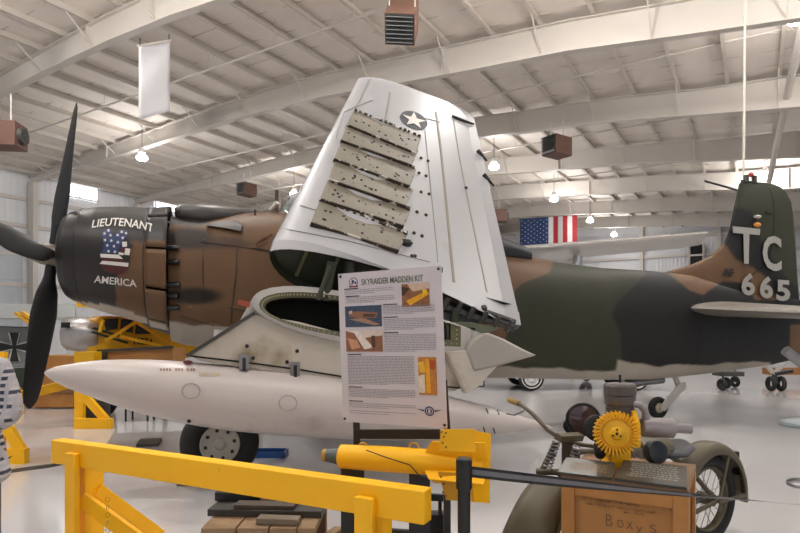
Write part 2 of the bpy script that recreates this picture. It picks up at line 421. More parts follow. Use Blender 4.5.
for n, (x, y) in enumerate(((-9, 11.5), (-3, 9), (3, 11.5), (9, 9), (15, 11.5), (-12, 4), (-5, 2), (2, 3), (9, 1), (17, 4))):  # unseen lamps added above the near floor to lift the ceiling light
    _q = dup(lamp0, (x, y, 9.7), 0, 'added unseen lamp overhead to brighten the ceiling, %s of the near rows' % ('first', 'second', 'third', 'fourth', 'fifth', 'sixth', 'seventh', 'eighth', 'ninth', 'tenth')[n])
    for ch in _q.children:
        if ch.type == 'LIGHT': ch.data = near_light

# ---------------- heaters, banner, pipes, flag ----------------
brown = mat('heater_brown', '6a4c40', .5)
def heater(px, py, Y, s, rz, label, py_top):
    c = P(px, py, Y); r = thing('unit_heater', label, 'heater', c, 'unit heaters hanging from the roof')
    R = Matrix.Rotation(rz, 3, 'Z'); q = lambda x, y, z: c+R @ V((x*s, y*s, z*s))
    M().box(c, (.9*s, .7*s, .7*s), rz).build('casing', brown, r, .01)
    m = M()
    for i in range(7): m.box(q(-.5, 0, -.28+i*.093), (.12*s, .62*s, .012), 0, R=R @ Matrix.Rotation(.5, 3, 'Y'))
    m.box(q(-.46, 0, 0), (.03*s, .66*s, .66*s), rz, 1); m.build('louver', [alum, darkg], r)
    M().lathe(q(.45, 0, .0), R @ V((1, 0, 0)), [(0, .26*s), (.1*s, .24*s), (.1*s, .18*s), (.03, .05)], 20).build('fan', darkg, r)
    top = CZ+(H0-py_top)/F*Y
    for y in (-.3, .3): M().cyl(q(0, y, .3), V((q(0, y, 0).x, q(0, y, 0).y, max(top, c.z+.8))), .02, 6).build('hanger_rod', steelwhite, r)
heater(402, 22, 13.6, 1.0, 1.45, 'brown unit heater with pale louver hanging at the top centre', -30)
bpy.data.objects['unit_heater'].rotation_euler.x = math.radians(48)
heater(557, 147, 22, 1.0, .6, 'brown unit heater hanging between folded wing and fin', 120)
heater(5, 136, 15, .9, .1, 'brown unit heater at the left edge beside the propeller blade', 90)
heater(247, 190, 30, .9, .9, 'small unit heater hanging above the aircraft nose', 172)
heater(499, 216, 38, 1.1, 0, 'small far unit heater between folded wing and flag', 190)
bm_ = mat('banner_mesh', 'dcdce0', .8, var=.03)
m = M(); Yb = 15.5; rows = []
for i in range(13):
    t = i/12; row = []
    for k in range(9):
        u = k/8; row.append(P(lerp(139, 170, u), lerp(lerp(46, 41, u), lerp(120, 111, u), t), Yb+.9*u+.05*math.sin(7*t+3*u)))
    rows.append(row)
m.loft(rows, 0, False, False, True, False)
br = thing('hanging_banner', 'plain white banner hanging under the roof beam at upper left', 'banner', P(155, 116, Yb+.5))
o = m.build('banner_cloth', bm_, br); so = o.modifiers.new('solid', 'SOLIDIFY'); so.thickness = .012
M().cyl(P(138, 46, Yb), P(171, 40.5, Yb+.95), .03, 8).build('banner_rod', steelwhite, br)
for px, py, yy in ((140, 45, Yb), (169, 41, Yb+.9)): M().cyl(P(px, py, yy), P(px, py-7, yy), .012, 6).build('hanging_wire', blk, br)
# sprinkler pipes
def pipe(px0, py0, z, j, w0, w1, label):
    m = M(); m.cyl(HB(w0, j, z), HB(w1, j, z), .035, 8)
    for i in range(int((w1-w0)/3)): m.cyl(HB(w0+3*i, j, z), HB(w0+3*i, j, z+.9), .012, 5)
    tag(m.build('sprinkler_pipe', steelwhite), label, 'pipe', 'sprinkler pipes under the roof')
for n, (j, z) in enumerate(((-.55, 10.6), (.45, 10.3), (1.5, 10.2), (2.45, 10.2), (3.5, 10.2))):
    pipe(0, 0, z, j, 4, 44, 'thin white sprinkler pipe under the roof, %s bay from the front' % ('nearest', 'second', 'third', 'fourth', 'fifth')[n])
m = M(); m.cyl(P(743.5, 176, 12.7), P(745.5, -40, 12.7), .026, 8)
tag(m.build('vertical_conduit', purlm), 'thin white vertical pipe rising from behind the fin to the roof', 'pipe')
m = M(); m.cyl(P(768, 186, 26), P(806, 8, 15), .11, 10)
tag(m.build('sloping_duct', steelwhite), 'pale round duct running diagonally at the upper right', 'duct')
# flag
fl = thing('american_flag', 'stars and stripes flag hung on the far wall', 'flag', P(549, 245, 44))
def fsurf(u, v, e=0):
    Y = 44-1.2*u; return P(lerp(520, 577, u), lerp(lerp(219, 215, u), lerp(245.5, 241.5, u), v), Y-.06*math.sin(18*u)-e)
def fpatch(m, u0, u1, mi):
    m.loft([[fsurf(lerp(u0, u1, a/6), b/4) for b in range(5)] for a in range(7)], mi, False, False, True, False)
fb = mat('flag_blue', '203a66', .8); frd = mat('flag_red', '931d26', .8); fw = mat('flag_white', 'b9b6b6', .8)
m = M(); fpatch(m, 0, .5, 0); canton = m.build('flag_canton', fb, fl)
m = M()
for a in range(9):
    for b in range(6):
        u, v = .035+a*.054, .09+b*.165+(.08 if a % 2 else 0)
        if v < .96: m.add([fsurf(u+x*.016, v+y*.028, .03) for x, y in star(0, 0, 1)], [tuple(t) for t in tessellate_polygon([[V((x, y, 0)) for x, y in star(0, 0, 1)]])])
m.each('flag_star', fw, canton)
m = M()
for i in range(6): fpatch(m, .5+i/12, .5+(i+1)/12, i % 2)
m.build('flag_stripes', [fw, frd], fl)

# ================= SKYRAIDER =================
A = math.radians(17); YN = 7.5; N = V((-350/F*YN, YN, 0)); D = V((math.cos(A), math.sin(A), 0)); S = V((math.sin(A), -math.cos(A), 0)); Z = V((0, 0, 1))
def PL(s, t, z): return N+D*s+S*t+Z*z
def sz(px, py, t=0):
    k = (px-400)/F; Y = (t+N.x*S.x+N.y*S.y)/(k*S.x+S.y); X = k*Y
    return (X-N.x)*D.x+(Y-N.y)*D.y, CZ+(H0-py)/F*Y
def loc(p): q = p-N; return q.dot(D), q.dot(S), p.z
plane = thing('attack_aircraft', 'camouflaged single-propeller attack aircraft with folded wing, marked LIEUTENANT AMERICA', 'aircraft', PL(2.1, 0, 0))
TAN, DRK, GRN, BLK_, WHT, SMK = [srgb(c) for c in ('644a33', '2b2928', '2d2f20', '181818', 'a59c8f', '1f1813')]
def stations(tab):
    out = []
    for px, t, b, hw in tab:
        s, zt = sz(px, t); _, zb = sz(px, b); out.append((s, (zt+zb)/2, (zt-zb)/2, hw))
    return out
fus = stations([(172, 217, 341, .55), (185, 218, 345, .6), (205, 218, 348, .64), (240, 214, 352, .68), (280, 213, 360, .7), (330, 220, 368, .7), (400, 236, 375, .68),
                (450, 245, 377, .64), (500, 253, 378, .58), (520, 256, 378, .55), (560, 263, 379, .48), (600, 268, 380, .42), (650, 271, 379.5, .35), (690, 275, 375.5, .29), (720, 284, 372, .2), (750, 292, 368, .14), (775, 296, 364, .1), (800, 300, 358, .07), (808, 304, 350, .03)])
cowl = stations([(64, 235, 284, .36), (65, 224, 292, .48), (68, 217, 297, .56), (74, 213, 301, .61), (84, 210, 305, .64), (100, 208, 311, .68), (125, 207.5, 318, .7), (152, 208.5, 326, .72)])
def sect(tab, s): return interp(s, tab, 1), interp(s, tab, 2), interp(s, tab, 3)
def ring(tab, s, n, e=2.2, grow=0):
    zc, hh, hw = sect(tab, s); out = []
    for k in range(n):
        a = 2*PI*k/n; c, d = math.cos(a), math.sin(a)
        out.append(PL(s, (hw+grow)*math.copysign(abs(c)**(2/e), c), zc+(hh+grow)*math.copysign(abs(d)**(2/e), d)))
    return out
def side_surf(tab, e=2.2, eps=.008):
    def f(px, py):
        t = .5
        for _ in range(12):
            s, z = sz(px, py, t); zc, hh, hw = sect(tab, s); r = min(.98, abs((z-zc)/hh)); t = .5*t+.5*((hw)*(1-r**e)**(1/e)+eps)
        s, z = sz(px, py, t)
        return PL(s, t, z)
    return f
FT = [(660, 266), (689, 290), (703, 295), (723, 281), (747, 282), (755, 300), (777, 300), (765, 276), (747, 264), (736, 260), (726, 246), (716, 240), (690, 255)]
FD1 = [(657, 262), (634, 287), (618, 300), (612, 315), (620, 332), (624, 390), (792, 390), (793, 345), (800, 320), (800, 290), (778, 270), (770, 252), (760, 239), (757, 223), (751, 211), (739, 208), (725, 205), (715, 245), (660, 265)]
def camo_f(p):
    s, t, z = loc(p); px, py = proj(PL(s, abs(t), z))
    cs = [camo_1(px+a, py+b) for a, b in ((0, 0), (-.9, -.6), (.9, -.6), (-.9, .6), (.9, .6))]
    return tuple(sum(c[i] for c in cs)/5 for i in range(3))
def camo_1(px, py):
    wave = 1.6*math.sin(px*.11)+1.0*math.sin(px*.23+1)
    # pale belly
    lim = interp(px, [(150, 319), (165, 320), (195, 325), (232, 327), (262, 345), (300, 360), (400, 368), (520, 367), (560, 369), (616, 372), (617.5, 361), (640, 363), (660, 367), (687, 364), (700, 365), (726, 364), (756, 361), (775, 362), (800, 372)])
    if py > lim+wave*.5 and px < 770: return WHT
    if inpoly(px, py, FT): return TAN
    if px > 790 and py > 325: return TAN
    if inpoly(px, py, FD1): return BLK_
    bx = interp(py, [(250, 556), (263, 553), (273, 549), (278, 536), (284, 521), (292, 514), (320, 508), (380, 500)])
    if px > bx: return GRN
    if py < interp(px, [(170, 224), (200, 226), (225, 216), (240, 212), (280, 205)]) : return DRK
    c = TAN
    def mix(a, b, f): return tuple(a[i]*(1-f)+b[i]*f for i in range(3))
    for cx, cy, rx, ry, k in ((195, 296, 26, 8, 1), (188, 238, 24, 11, .95), (215, 243, 36, 6, .5)):   # exhaust soot
        d = ((px-cx)/rx)**2+((py-cy)/ry)**2
        if d < 1.6: c = mix(c, SMK, k*max(0, min(1, (1.6-d)/1.1)))
    return c
def camo_c(p):
    s, t, z = loc(p); px, py = proj(PL(s, abs(t), z))
    lim = interp(px, [(55, 300), (65, 300), (90, 303), (115, 306), (135, 314), (150, 319), (165, 324), (180, 328)])
    if py > lim: return WHT
    if py > interp(px, [(115, 275), (118, 273), (130, 265), (131, 240), (150, 241), (180, 243)]) and px > 116: return TAN
    return DRK
pm = painted('camouflage_paint', .5); pmc = painted('cowl_paint', .42)
for _m in (pm, pmc): _m.node_tree.nodes['Principled BSDF'].inputs['Specular IOR Level'].default_value = .3
n = 100; s0, s1 = fus[0][0], fus[-1][0]; ss = [lerp(s0, s1, i/520) for i in range(521)]
FU = M().loft([ring(fus, s, n*2) for s in ss]).build('fuselage', pm, plane, vcol=camo_f)
M().loft([ring(cowl, cowl[0][0]-.0, 72, 2, -.12), ring(cowl, cowl[0][0]-.03, 72, 2, -.05)]+[ring(cowl, lerp(cowl[0][0], cowl[-1][0], (i/60)**1.6), 120 if False else 72, 2) for i in range(61)] + [ring(cowl, cowl[-1][0], 72, 2, -.04), ring(cowl, cowl[0][0]+.3, 72, 2, -.05)], 0, False, False).build('cowling', pmc, plane, vcol=camo_c, sharp=60)
# cowling seams
m = M()
for px in (85, 150):
    s, _ = sz(px, 260); m.tube([q for q in ring(cowl, s, 60, 2, .002)]+[ring(cowl, s, 60, 2, .002)[0]], .006, 6)
m.each('cowling_seam', blk, plane)
# engine behind the opening
s, _ = sz(68, 258); zc, hh, hw = sect(cowl, s+.3)
ax = (D*math.cos(math.radians(8))-Z*math.sin(math.radians(8))); zp = (Z*math.cos(math.radians(8))+D*math.sin(math.radians(8)))
ec = PL(s+.35, 0, zc)
m = M().lathe(ec-ax*.3, ax, [(0, .1), (.02, .22), (.3, .3), (.32, .12), (.8, .12)], 24)
for i in range(9):
    a = 2*PI*i/9; e = S*math.cos(a)+zp*math.sin(a); m.tube([ec+e*.25, ec+e*.55], .1, 12)
m.build('radial_engine', darkg, plane)
# cowl flaps
for i in range(10):
    a0, a1 = 2*PI*(i+.03)/10+.22, 2*PI*(i+.97)/10+.22
    s0_, s1_ = sz(152, 260)[0], sz(171, 260)[0]; rows = []
    for q in range(7):
        f = q/6; s = lerp(s0_, s1_, f); row = []
        for k in range(9):
            a = lerp(a0, a1, k/8); row.append(PL(s, (.72+.05*f)*math.cos(a), lerp(sect(cowl, cowl[-1][0])[0], sect(cowl, cowl[-1][0])[0]-.02, f)+(sect(cowl, cowl[-1][0])[1]+.05*f)*math.sin(a)))
        rows.append(row)
    ob = M().loft(rows, 0, False, False, True, False).build('cowl_flap', pmc, plane, vcol=camo_c)
    so = ob.modifiers.new('solid', 'SOLIDIFY'); so.thickness = .02; so.offset = -1
# dark firewall gap between flaps and fuselage
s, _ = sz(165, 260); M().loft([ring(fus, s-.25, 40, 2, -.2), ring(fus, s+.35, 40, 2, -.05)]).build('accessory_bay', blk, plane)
# carburettor intake and dorsal hump
def loft_px(rows, name, m_, seg=20, e=2.2, vcol=None):
    R = []
    for px, t, b, hw in rows:
        s, zt = sz(px, t); _, zb = sz(px, b); zc, hh = (zt+zb)/2, (zt-zb)/2; q = []
        for k in range(seg):
            a = 2*PI*k/seg; c, d = math.cos(a), math.sin(a); q.append(PL(s, hw*math.copysign(abs(c)**(2/e), c), zc+hh*math.copysign(abs(d)**(2/e), d)))
        R.append(q)
    return M().loft(R).build(name, m_, plane, vcol=vcol)
dgp = mat('dark_grey_paint', '46423f', .4)
loft_px([(177, 206, 222, .2), (182, 204, 226, .28), (200, 204, 230, .34), (222, 206, 230, .33), (240, 208, 226, .24), (260, 211, 221, .1)], 'carburettor_intake', dgp)
loft_px([(175.5, 208, 217, .17), (184, 207, 219, .2)], 'intake_opening', dark)
# exhaust fairings
surfF = side_surf(fus)
m = M()
for px, py in ((166, 248), (167, 262), (166, 296), (167, 308), (168, 285)):
    p = surfF(px+8, py); m.tube([p-D*.12, p+D*.05+S*.03], .035, 10)
m.each('exhaust_stack', blk, plane)
m = M(); p = [surfF(x, y) for x, y in ((206, 226), (226, 229), (241, 232), (243, 226), (236, 221), (216, 222))]; m.prism(p, S*.05)
m.build('exhaust_shroud', dgp, plane, .01)
# panel lines
m = M()
for pl in ([(200, 242), (225, 245), (255, 249), (300, 257)], [(205, 215), (204, 240), (203, 262), (203, 285)], [(237, 249), (236, 275), (234, 290), (232, 310), (231, 324)],
           [(180, 316), (200, 322), (215, 326)], [(253, 248), (262, 249), (275, 252)], [(228, 308), (245, 311)]):
    for a, b in zip(pl, pl[1:]): m.bar(surfF(*a), surfF(*b), .008, .008)
m.each('panel_seam', blk, plane)
m = M()
for pl in ([(258, 243), (268, 238), (272, 234), (262, 239), (256, 244), (258, 247), (268, 242)],):
    for a, b in zip(pl, pl[1:]): m.bar(surfF(*a), surfF(*b), .008, .006)
m.build('panel_marking', mat('dull_red', '6b2f22', .6), plane)
m = M().tube([surfF(287, 261)+S*.02, surfF(294, 263)+S*.1], [.035, .02], 10); m.build('pitot_fairing', whitep, plane)
# cockpit
glass = bpy.data.materials.new('canopy_glass'); glass.use_nodes = True; gb = glass.node_tree.nodes['Principled BSDF']
gb.inputs['Transmission Weight'].default_value = .9; gb.inputs['Roughness'].default_value = .05; gb.inputs['Base Color'].default_value = (.7, .75, .75, 1)
cp = loft_px([(282, 198, 225, .2), (300, 192, 228, .36), (340, 188, 230, .42), (390, 196, 240, .42), (440, 216, 246, .36)], 'canopy', glass, 28)
m = M(); 
for px in (300, 340, 390):
    pass
loft_px([(430, 222, 262, .4), (460, 224, 262, .4), (490, 234, 264, .36), (512, 243, 264, .3), (525, 248, 266, .24), (529, 253, 266, .1)], 'turtle_deck', mat('deck_dark', '1f2227', .5))
a, b = sz(277, 190), sz(276, 228); M().bar(PL(a[0], .0, a[1]), PL(b[0], .0, b[1]), .05, .03).build('windscreen_post', mat('post_brown', '5a4334', .5), plane)
a = sz(254, 229); M().cyl(PL(a[0], .3, a[1]-.1), PL(a[0], .3, a[1]+.22), .012, 6).build('whip_antenna', blk, plane)
M().cyl(PL(*[sz(270, 210)[0], .15, sz(270, 212)[1]]), PL(sz(276, 205)[0], .25, sz(276, 206)[1]), .03, 8).build('windscreen_frame', steelwhite, plane)
# cowling lettering and the flag hand
surfC = side_surf(cowl, 2, .012)
base = [(91.5, 228), (102, 226.4), (116, 225.6), (130, 227), (142, 229.2), (153.5, 232.5)]
vs, fs = textmesh('LIEUTENANT', .018); out = []
for x, y in vs:
    px = lerp(91.5, 153, x); py = interp(px, base); out.append(surfC(px+1.6*y, py-8*y))
M().add(out, fs).build('name_lettering', decalw, plane)
decal_text('AMERICA', [(93.8, 282.6), (136.8, 287.2), (136.2, 280), (95, 275.2)], surfC, 'name_lettering', decalw, plane, .015)
def cc(x, y): return (85+x/6.27, 210+y/6.27)
surfC2 = side_surf(cowl, 2, .018); surfC3 = side_surf(cowl, 2, .024)
m = M(); decal(m, [cc(*p) for p in [(112, 128), (135, 118), (160, 122), (178, 160), (208, 132), (240, 122), (268, 135), (262, 168), (240, 190), (222, 225), (208, 272), (104, 272), (120, 215), (106, 160)]], surfC, 0)
decal(m, [cc(*p) for p in [(95, 274), (210, 280), (238, 306), (98, 297)]], surfC, 1); decal(m, [cc(*p) for p in [(98, 297), (238, 306), (275, 322), (274, 332), (110, 318)]], surfC, 2)
decal(m, [cc(*p) for p in [(110, 318), (274, 332), (270, 356), (90, 337)]], surfC, 1); decal(m, [cc(*p) for p in [(90, 338), (270, 356), (258, 385), (232, 402), (165, 400), (120, 380)]], surfC, 2)
decal(m, [cc(*p) for p in [(232, 200), (262, 198), (264, 230), (235, 232)]], surfC2, 1); decal(m, [cc(*p) for p in [(222, 234), (254, 236), (246, 268), (216, 262)]], surfC, 2)
decal(m, [cc(*p) for p in [(254, 238), (284, 244), (278, 284), (246, 280)]], surfC, 1); decal(m, [cc(*p) for p in [(212, 264), (244, 270), (240, 284), (210, 280)]], surfC, 1)
decal(m, [cc(*p) for p in disc(282, 222, 15)], surfC2, 3); decal(m, [cc(*p) for p in disc(258, 302, 20)], surfC2, 3)
emb = m.build('flag_hand_emblem', [decalb, decalw, decalr, decalk], plane)
m = M()
for x, y in ((147, 128), (122, 147), (160, 158), (125, 188), (165, 192), (140, 222), (182, 227), (148, 258), (187, 262), (231, 137), (205, 157), (236, 175), (206, 202), (257, 145)):
    decal(m, [cc(*p) for p in star(x, y, 12, rot=.3)], surfC2)
m.each('emblem_star', decalw, emb)
# propeller
hub = PL(sz(53, 255)[0], 0, sz(53, 255)[1]); prop = M().lathe(hub-ax*.28, ax, [(0, .02), (.03, .1), (.15, .14), (.45, .16), (.5, .1), (.9, .1)], 24).build('propeller_hub', mat('hub_tan', '6f6354', .45), plane)
blade_m = mat('blade_black', '121214', .5, var=.2)
for th in (90, 180, 270, 0):
    th = math.radians(th-1); er = S*math.cos(th)+zp*math.sin(th); et = -S*math.sin(th)+zp*math.cos(th); rings = []
    for i in range(26):
        f = i/25; r = lerp(.12, 2.02, f)
        ch = interp(f, [(0, .13), (.1, .14), (.2, .28), (.35, .37), (.6, .36), (.85, .31), (.95, .25), (.985, .17), (1, .06)])
        th_ = interp(f, [(0, .13), (.1, .12), (.25, .08), (.5, .045), (1, .012)]); be = math.radians(interp(f, [(0, 55), (.3, 42), (.6, 32), (1, 24)]))
        c = ax*math.sin(be)-et*math.cos(be); nrm = er.cross(c)
        rings.append([hub+er*r+c*(ch/2*math.cos(2*PI*k/16))+nrm*(th_/2*math.sin(2*PI*k/16)) for k in range(16)])
    M().loft(rings).build('propeller_blade', blade_m, plane)
# fin and rudder
fo_le = [sz(*p)[::-1] for p in [(655, 275), (672, 270), (690, 265), (700, 261), (710, 256), (717, 250), (723, 244), (727, 236), (730, 227), (734, 207), (739, 184), (741, 182)]]
fo_te = [sz(*p)[::-1] for p in [(800, 345), (799, 300), (797, 273), (795, 240), (793, 215), (791, 202), (786, 192), (780, 187), (773, 184), (752, 181)]]
ztop = sz(752, 181)[1]; zbot = sz(700, 300)[1]
fo_le = sorted(fo_le); fo_te = sorted(fo_te)
def finrow(z, f0, f1, nn=40):
    zz = z; a = interp(zz, fo_le); b = interp(zz, fo_te); a = min(a, b-.3); rows = []
    th = .13*max(.12, 1-((z-zbot)/(ztop-zbot))**8)
    up, lo = [], []
    for i in range(nn+1):
        f = lerp(f0, f1, i/nn); t = th*.5*(2.6*math.sqrt(max(f, 0))*(1-f)**.8)
        up.append(PL(lerp(a, b, f), t+.004, z)); lo.append(PL(lerp(a, b, f), -t-.004, z))
    return up+lo[::-1]
zs = [lerp(zbot, ztop, 1-(1-i/110)**1.3) for i in range(111)]
M().loft([finrow(z, 0, .62) for z in zs]).build('fin', pm, plane, vcol=camo_f, sharp=70)
M().loft([finrow(z, .628, 1) for z in zs]).build('rudder', pm, plane, vcol=camo_f, sharp=70)
def fin_surf(px, py):
    t = .1
    for _ in range(6):
        s, z = sz(px, py, t); zc, hh, hw = sect(fus, s); q = abs((z-zc)/hh); t = max(.1, hw*(1-q**2.2)**(1/2.2)+.01 if q < 1 else 0)
    return PL(s, t, z)
def c8(x, y): return (660+x/3.807, 160+y/3.807)
lw = mat('stencil_white', '9c9a94', .5, var=.1, scale=12)
decal_text('T', [c8(290, 395), c8(368, 395), c8(382, 262), c8(276, 252)], fin_surf, 'tail_letter', lw, plane, .02)
decal_text('C', [c8(392, 418), c8(464, 426), c8(462, 292), c8(390, 284)], fin_surf, 'tail_letter', lw, plane, .03)
for ch, x0, x1, y0, y1 in (('6', 310, 362, 428, 514), ('6', 380, 430, 440, 525), ('5', 443, 496, 455, 535)):
    decal_text(ch, [c8(x0, y1), c8(x1, y1+4), c8(x1, y0+4), c8(x0, y0)], fin_surf, 'tail_number', lw, plane, .035)
decal_text('AF', [c8(240, 442), c8(283, 446), c8(283, 415), c8(240, 411)], fin_surf, 'tail_letter', decalk, plane, .03)
M().cyl(fin_surf(737, 190), PL(sz(705, 181, .1)[0], .1, sz(705, 181, .1)[1]), .02, 8).build('tail_antenna', blk, plane)
s_, z_ = sz(751, 181); m = M().cyl(PL(s_-.12, 0, z_-.04), PL(s_-.12, 0, z_+.1), .05, 10); m.cyl(PL(s_+.08, 0, z_-.04), PL(s_+.08, 0, z_+.1), .05, 10); m.each('beacon_base', darkg, plane)
m = M().ball(PL(s_+.0, 0, z_+.12), .05); m.build('beacon_light', mat('red_lens', 'a8402a', .3), plane)
m = M().ball(fin_surf(757, 225), .055, sx=1.3, sz=.9); m.build('formation_light', mat('orange_lens', 'c07a2a', .3), plane)
M().ball(fin_surf(757, 217), .06, sx=1.3, sz=.7).build('light_fairing', silverp, plane)
m = M(); m.bar(fin_surf(766, 212), fin_surf(772, 214), .02, .03); m.build('hinge_slot', blk, plane)
# tailplane
for sg in (1, -1):
    rows = []
    zt = sz(700, 303.5)[1]
    for i in range(21):
        f = i/20; t = lerp(.12, 2.75, f); le = lerp(sz(684, 300, .2)[0], sz(684, 300, .2)[0]+.75, f)+(.35*max(0, f-.85)/.15)**2; te = lerp(sz(796, 300)[0]-.2, sz(796, 300)[0]-.35, f)-(.3*max(0, f-.85)/.15)**2
        th = lerp(.26, .13, f); q = []
        for k in range(32):
            a = 2*PI*k/32; u = .5-.5*math.cos(a); prof = th*.5*2.6*math.sqrt(u)*(1-u)**.8
            q.append(PL(lerp(le, te, u), sg*t, zt-.09-.2*f-u*.03+math.copysign(prof, math.sin(a)) if 0 < k < 32 and k != 16 else zt-.09-.2*f-u*.03))
        rows.append(q)
    M().loft(rows).build('tailplane', mat('tailplane_grey', '716b62', .5), plane)
# inner wing stub (both sides)
TF = 2.85
sl, zl = sz(252, 302, TF); st, zt_ = sz(537, 355, TF); CH = st-sl
def foil(u, up):
    y = 5*(.2969*math.sqrt(u)-.126*u-.3516*u*u+.2843*u**3-.1036*u**4)
    return .165*y*(1.08 if up else -.92)
def wpt(t, u, up, scale=1.0, off=0):
    k = (TF-abs(t))/(TF-.5); s = sl+CH*u-.12*k*(1-u)+.2*k*u; z = lerp(zl, zt_, u)-.28*k+foil(u, up)*CH*scale
    return PL(s+off, t, z)
us = [0, .005, .015, .03, .06, .1, .15, .2, .28, .36, .45, .55, .65, .74]
def wring(t, us=us, sc=1.0, u0=0, u1=1):
    pts = [wpt(t, lerp(u0, u1, u) if u0 else u*u1 if False else u, True) for u in us]+[wpt(t, u, False) for u in us[::-1]]
    c = sum(pts, V())/len(pts); return [c+(p-c)*sc for p in pts]
uw = us
for sg in (1, -1):
    rr = [wring(sg*t, uw) for t in (.45, .9, 1.4, 1.9, 2.4, TF)]
    M().loft(rr, 0, False, sg == -1).build('inner_wing', whitep, plane)
uf = [.735, .78, .83, .88, .93, .97, 1]
for sg in (1, -1):
    M().loft([[wpt(sg*t, u, True) for u in uf]+[wpt(sg*t, u, False) for u in uf[::-1]] for t in (.5, 1.5, TF-.02)]).build('inner_flap', whitep, plane)
# rim, green flange and cavity of the fold rib
def scl(r, f, dt):
    c = sum(r, V())/len(r); return [c+(p-c)*f+S*dt for p in r]
base_r = wring(TF, uw)
def shrink(r, d, dt):
    n = len(r); c = sum(r, V())/n; out = []
    for p in r:
        v = p-c; zz = v.dot(Z); xx = v.dot(D); out.append(c+D*(xx*(1-d/.55))+Z*(zz*(1-d/.22))+S*dt)
    return out
M().loft([base_r, shrink(base_r, .045, .012)], 0, False, False).build('fold_rim', whitep, plane)
M().loft([shrink(base_r, .045, .012), shrink(base_r, .085, -.01)], 0, False, False, False).build('fold_flange', zinc, plane); FLG = [o for o in plane.children if o.name.startswith('fold_flange')][0]
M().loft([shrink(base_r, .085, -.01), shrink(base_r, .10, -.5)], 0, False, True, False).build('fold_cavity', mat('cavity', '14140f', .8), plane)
m = M()
rv = shrink(base_r, .062, .006)
for a, b in zip(rv, rv[1:]):
    for i in range(4):
        m.ball(a.lerp(b, i/4), .012, 6)
m.each('rivet', mat('rivet_grey', '8c8870', .4), FLG)
# hinge machinery behind the sign
m = M()
def tp(px, py, t): s, z = sz(px, py, t); return PL(s, t, z)
m.cyl(tp(325, 300, TF-.05), tp(332, 262, TF+.02), .05, 12); m.cyl(tp(318, 300, TF+.1), tp(330, 266, TF+.05), .025, 8)
m.cyl(tp(345, 330, TF-.1), tp(350, 262, TF-.1), .06, 12)
m.cyl(tp(452, 345, TF-.1), tp(455, 308, TF-.1), .05, 12)
m.each('fold_actuator', oliveg, plane)
m = M()
outl = [tp(*p, TF-.05) for p in [(446, 322), (470, 322), (500, 328), (478, 338), (470, 350), (448, 352)]]; m.prism(outl, S*-.12)
m.build('fold_bracket', mat('bracket_green', '5b5f4c', .5, var=.15), plane, .006)
m = M().prism([tp(*p, TF-.04) for p in [(461, 327), (475, 328), (469, 342), (460, 346)]], S*.02); m.build('bracket_opening', dark, plane)
# latch machinery under the outer panel trailing half
m = M()
m.cyl(tp(442, 296, TF-.2), tp(515, 322, TF-.1), .03, 8); m.cyl(tp(446, 304, TF-.3), tp(500, 315, TF-.2), .022, 8)
for i in range(6): m.bar(tp(446+11*i, 297+3.5*i, TF-.25), tp(450+10*i, 312+2.2*i, TF-.15), .05, .05)
m.each('latch_rod', darkg, plane)
# pylon
PT = 2.7
pyl = [(188, 355), (215, 338), (253, 314), (300, 322), (345, 334), (430, 352), (476, 360), (478, 380), (455, 391), (400, 386), (340, 384), (280, 374), (230, 366), (200, 361)]
m = M(); m.prism([tp(*p, PT+.1) for p in pyl], S*-.2); py_o = m.build('pylon', dirtyw, plane, .02)
m = M(); 
for a, b in (((187, 355.5), (215, 338)), ((215, 338), (254, 313))): m.bar(tp(*a, PT+.06), tp(*b, PT+.06), .14, .03)
m.build('pylon_leading_edge', mat('abrasion_strip', '3c3b38', .5), plane)
m = M()
for a, b in (((190, 356), (243, 362)), ((243, 362), (295, 369)), ((295, 369), (345, 377)), ((345, 377), (460, 388))): m.bar(tp(*a, PT+.103), tp(*b, PT+.103), .012, .016)
m.build('pylon_seam', dark, plane)
for px, py in ((244, 362), (295, 369)):
    m = M(); c = tp(px, py, PT+.12); m.box(c, (.09, .05, .14), A, 0); m.box(c+S*.03-V((0, 0, .02)), (.03, .02, .12), A, 1); m.build('pylon_latch', [steel, blk], plane)
m = M()
for px, py in ((247, 346), (297, 351), (253, 358), (287, 362)):
    m.ball(tp(px, py, PT+.1), .02, 8)
m.each('pylon_bolt', blk, plane)
fairm = mat('fairing_grey', 'a29c94', .45, var=.1)
M().prism([tp(*p, PT+.22) for p in [(467, 352), (470, 342), (478, 335), (490, 333), (505, 339), (522, 348), (537, 355.5), (500, 366), (474, 372)]], S*-.15).build('flap_end_fairing', fairm, plane, .03)
M().prism([tp(*p, PT+.2) for p in [(446, 352), (468, 350), (474, 362), (500, 364), (478, 388), (466, 394), (460, 382)]], S*-.1).build('pylon_tail_fairing', dirtyw, plane, .02)
m = M()
for a, b in (((470, 381), (484, 381)), ((484, 381), (484, 386.5)), ((470, 386.5), (484, 386.5)), ((470, 381), (470, 386.5))): m.bar(tp(*a, PT+.1), tp(*b, PT+.1), .012, .012)
m.build('safety_pin_loop', blk, plane)
m = M().bar(tp(238, 302, TF+.02), tp(250, 305, TF+.02), .03, .05); m.build('ribbon', mat('red_ribbon', '9a4a32', .7), plane)
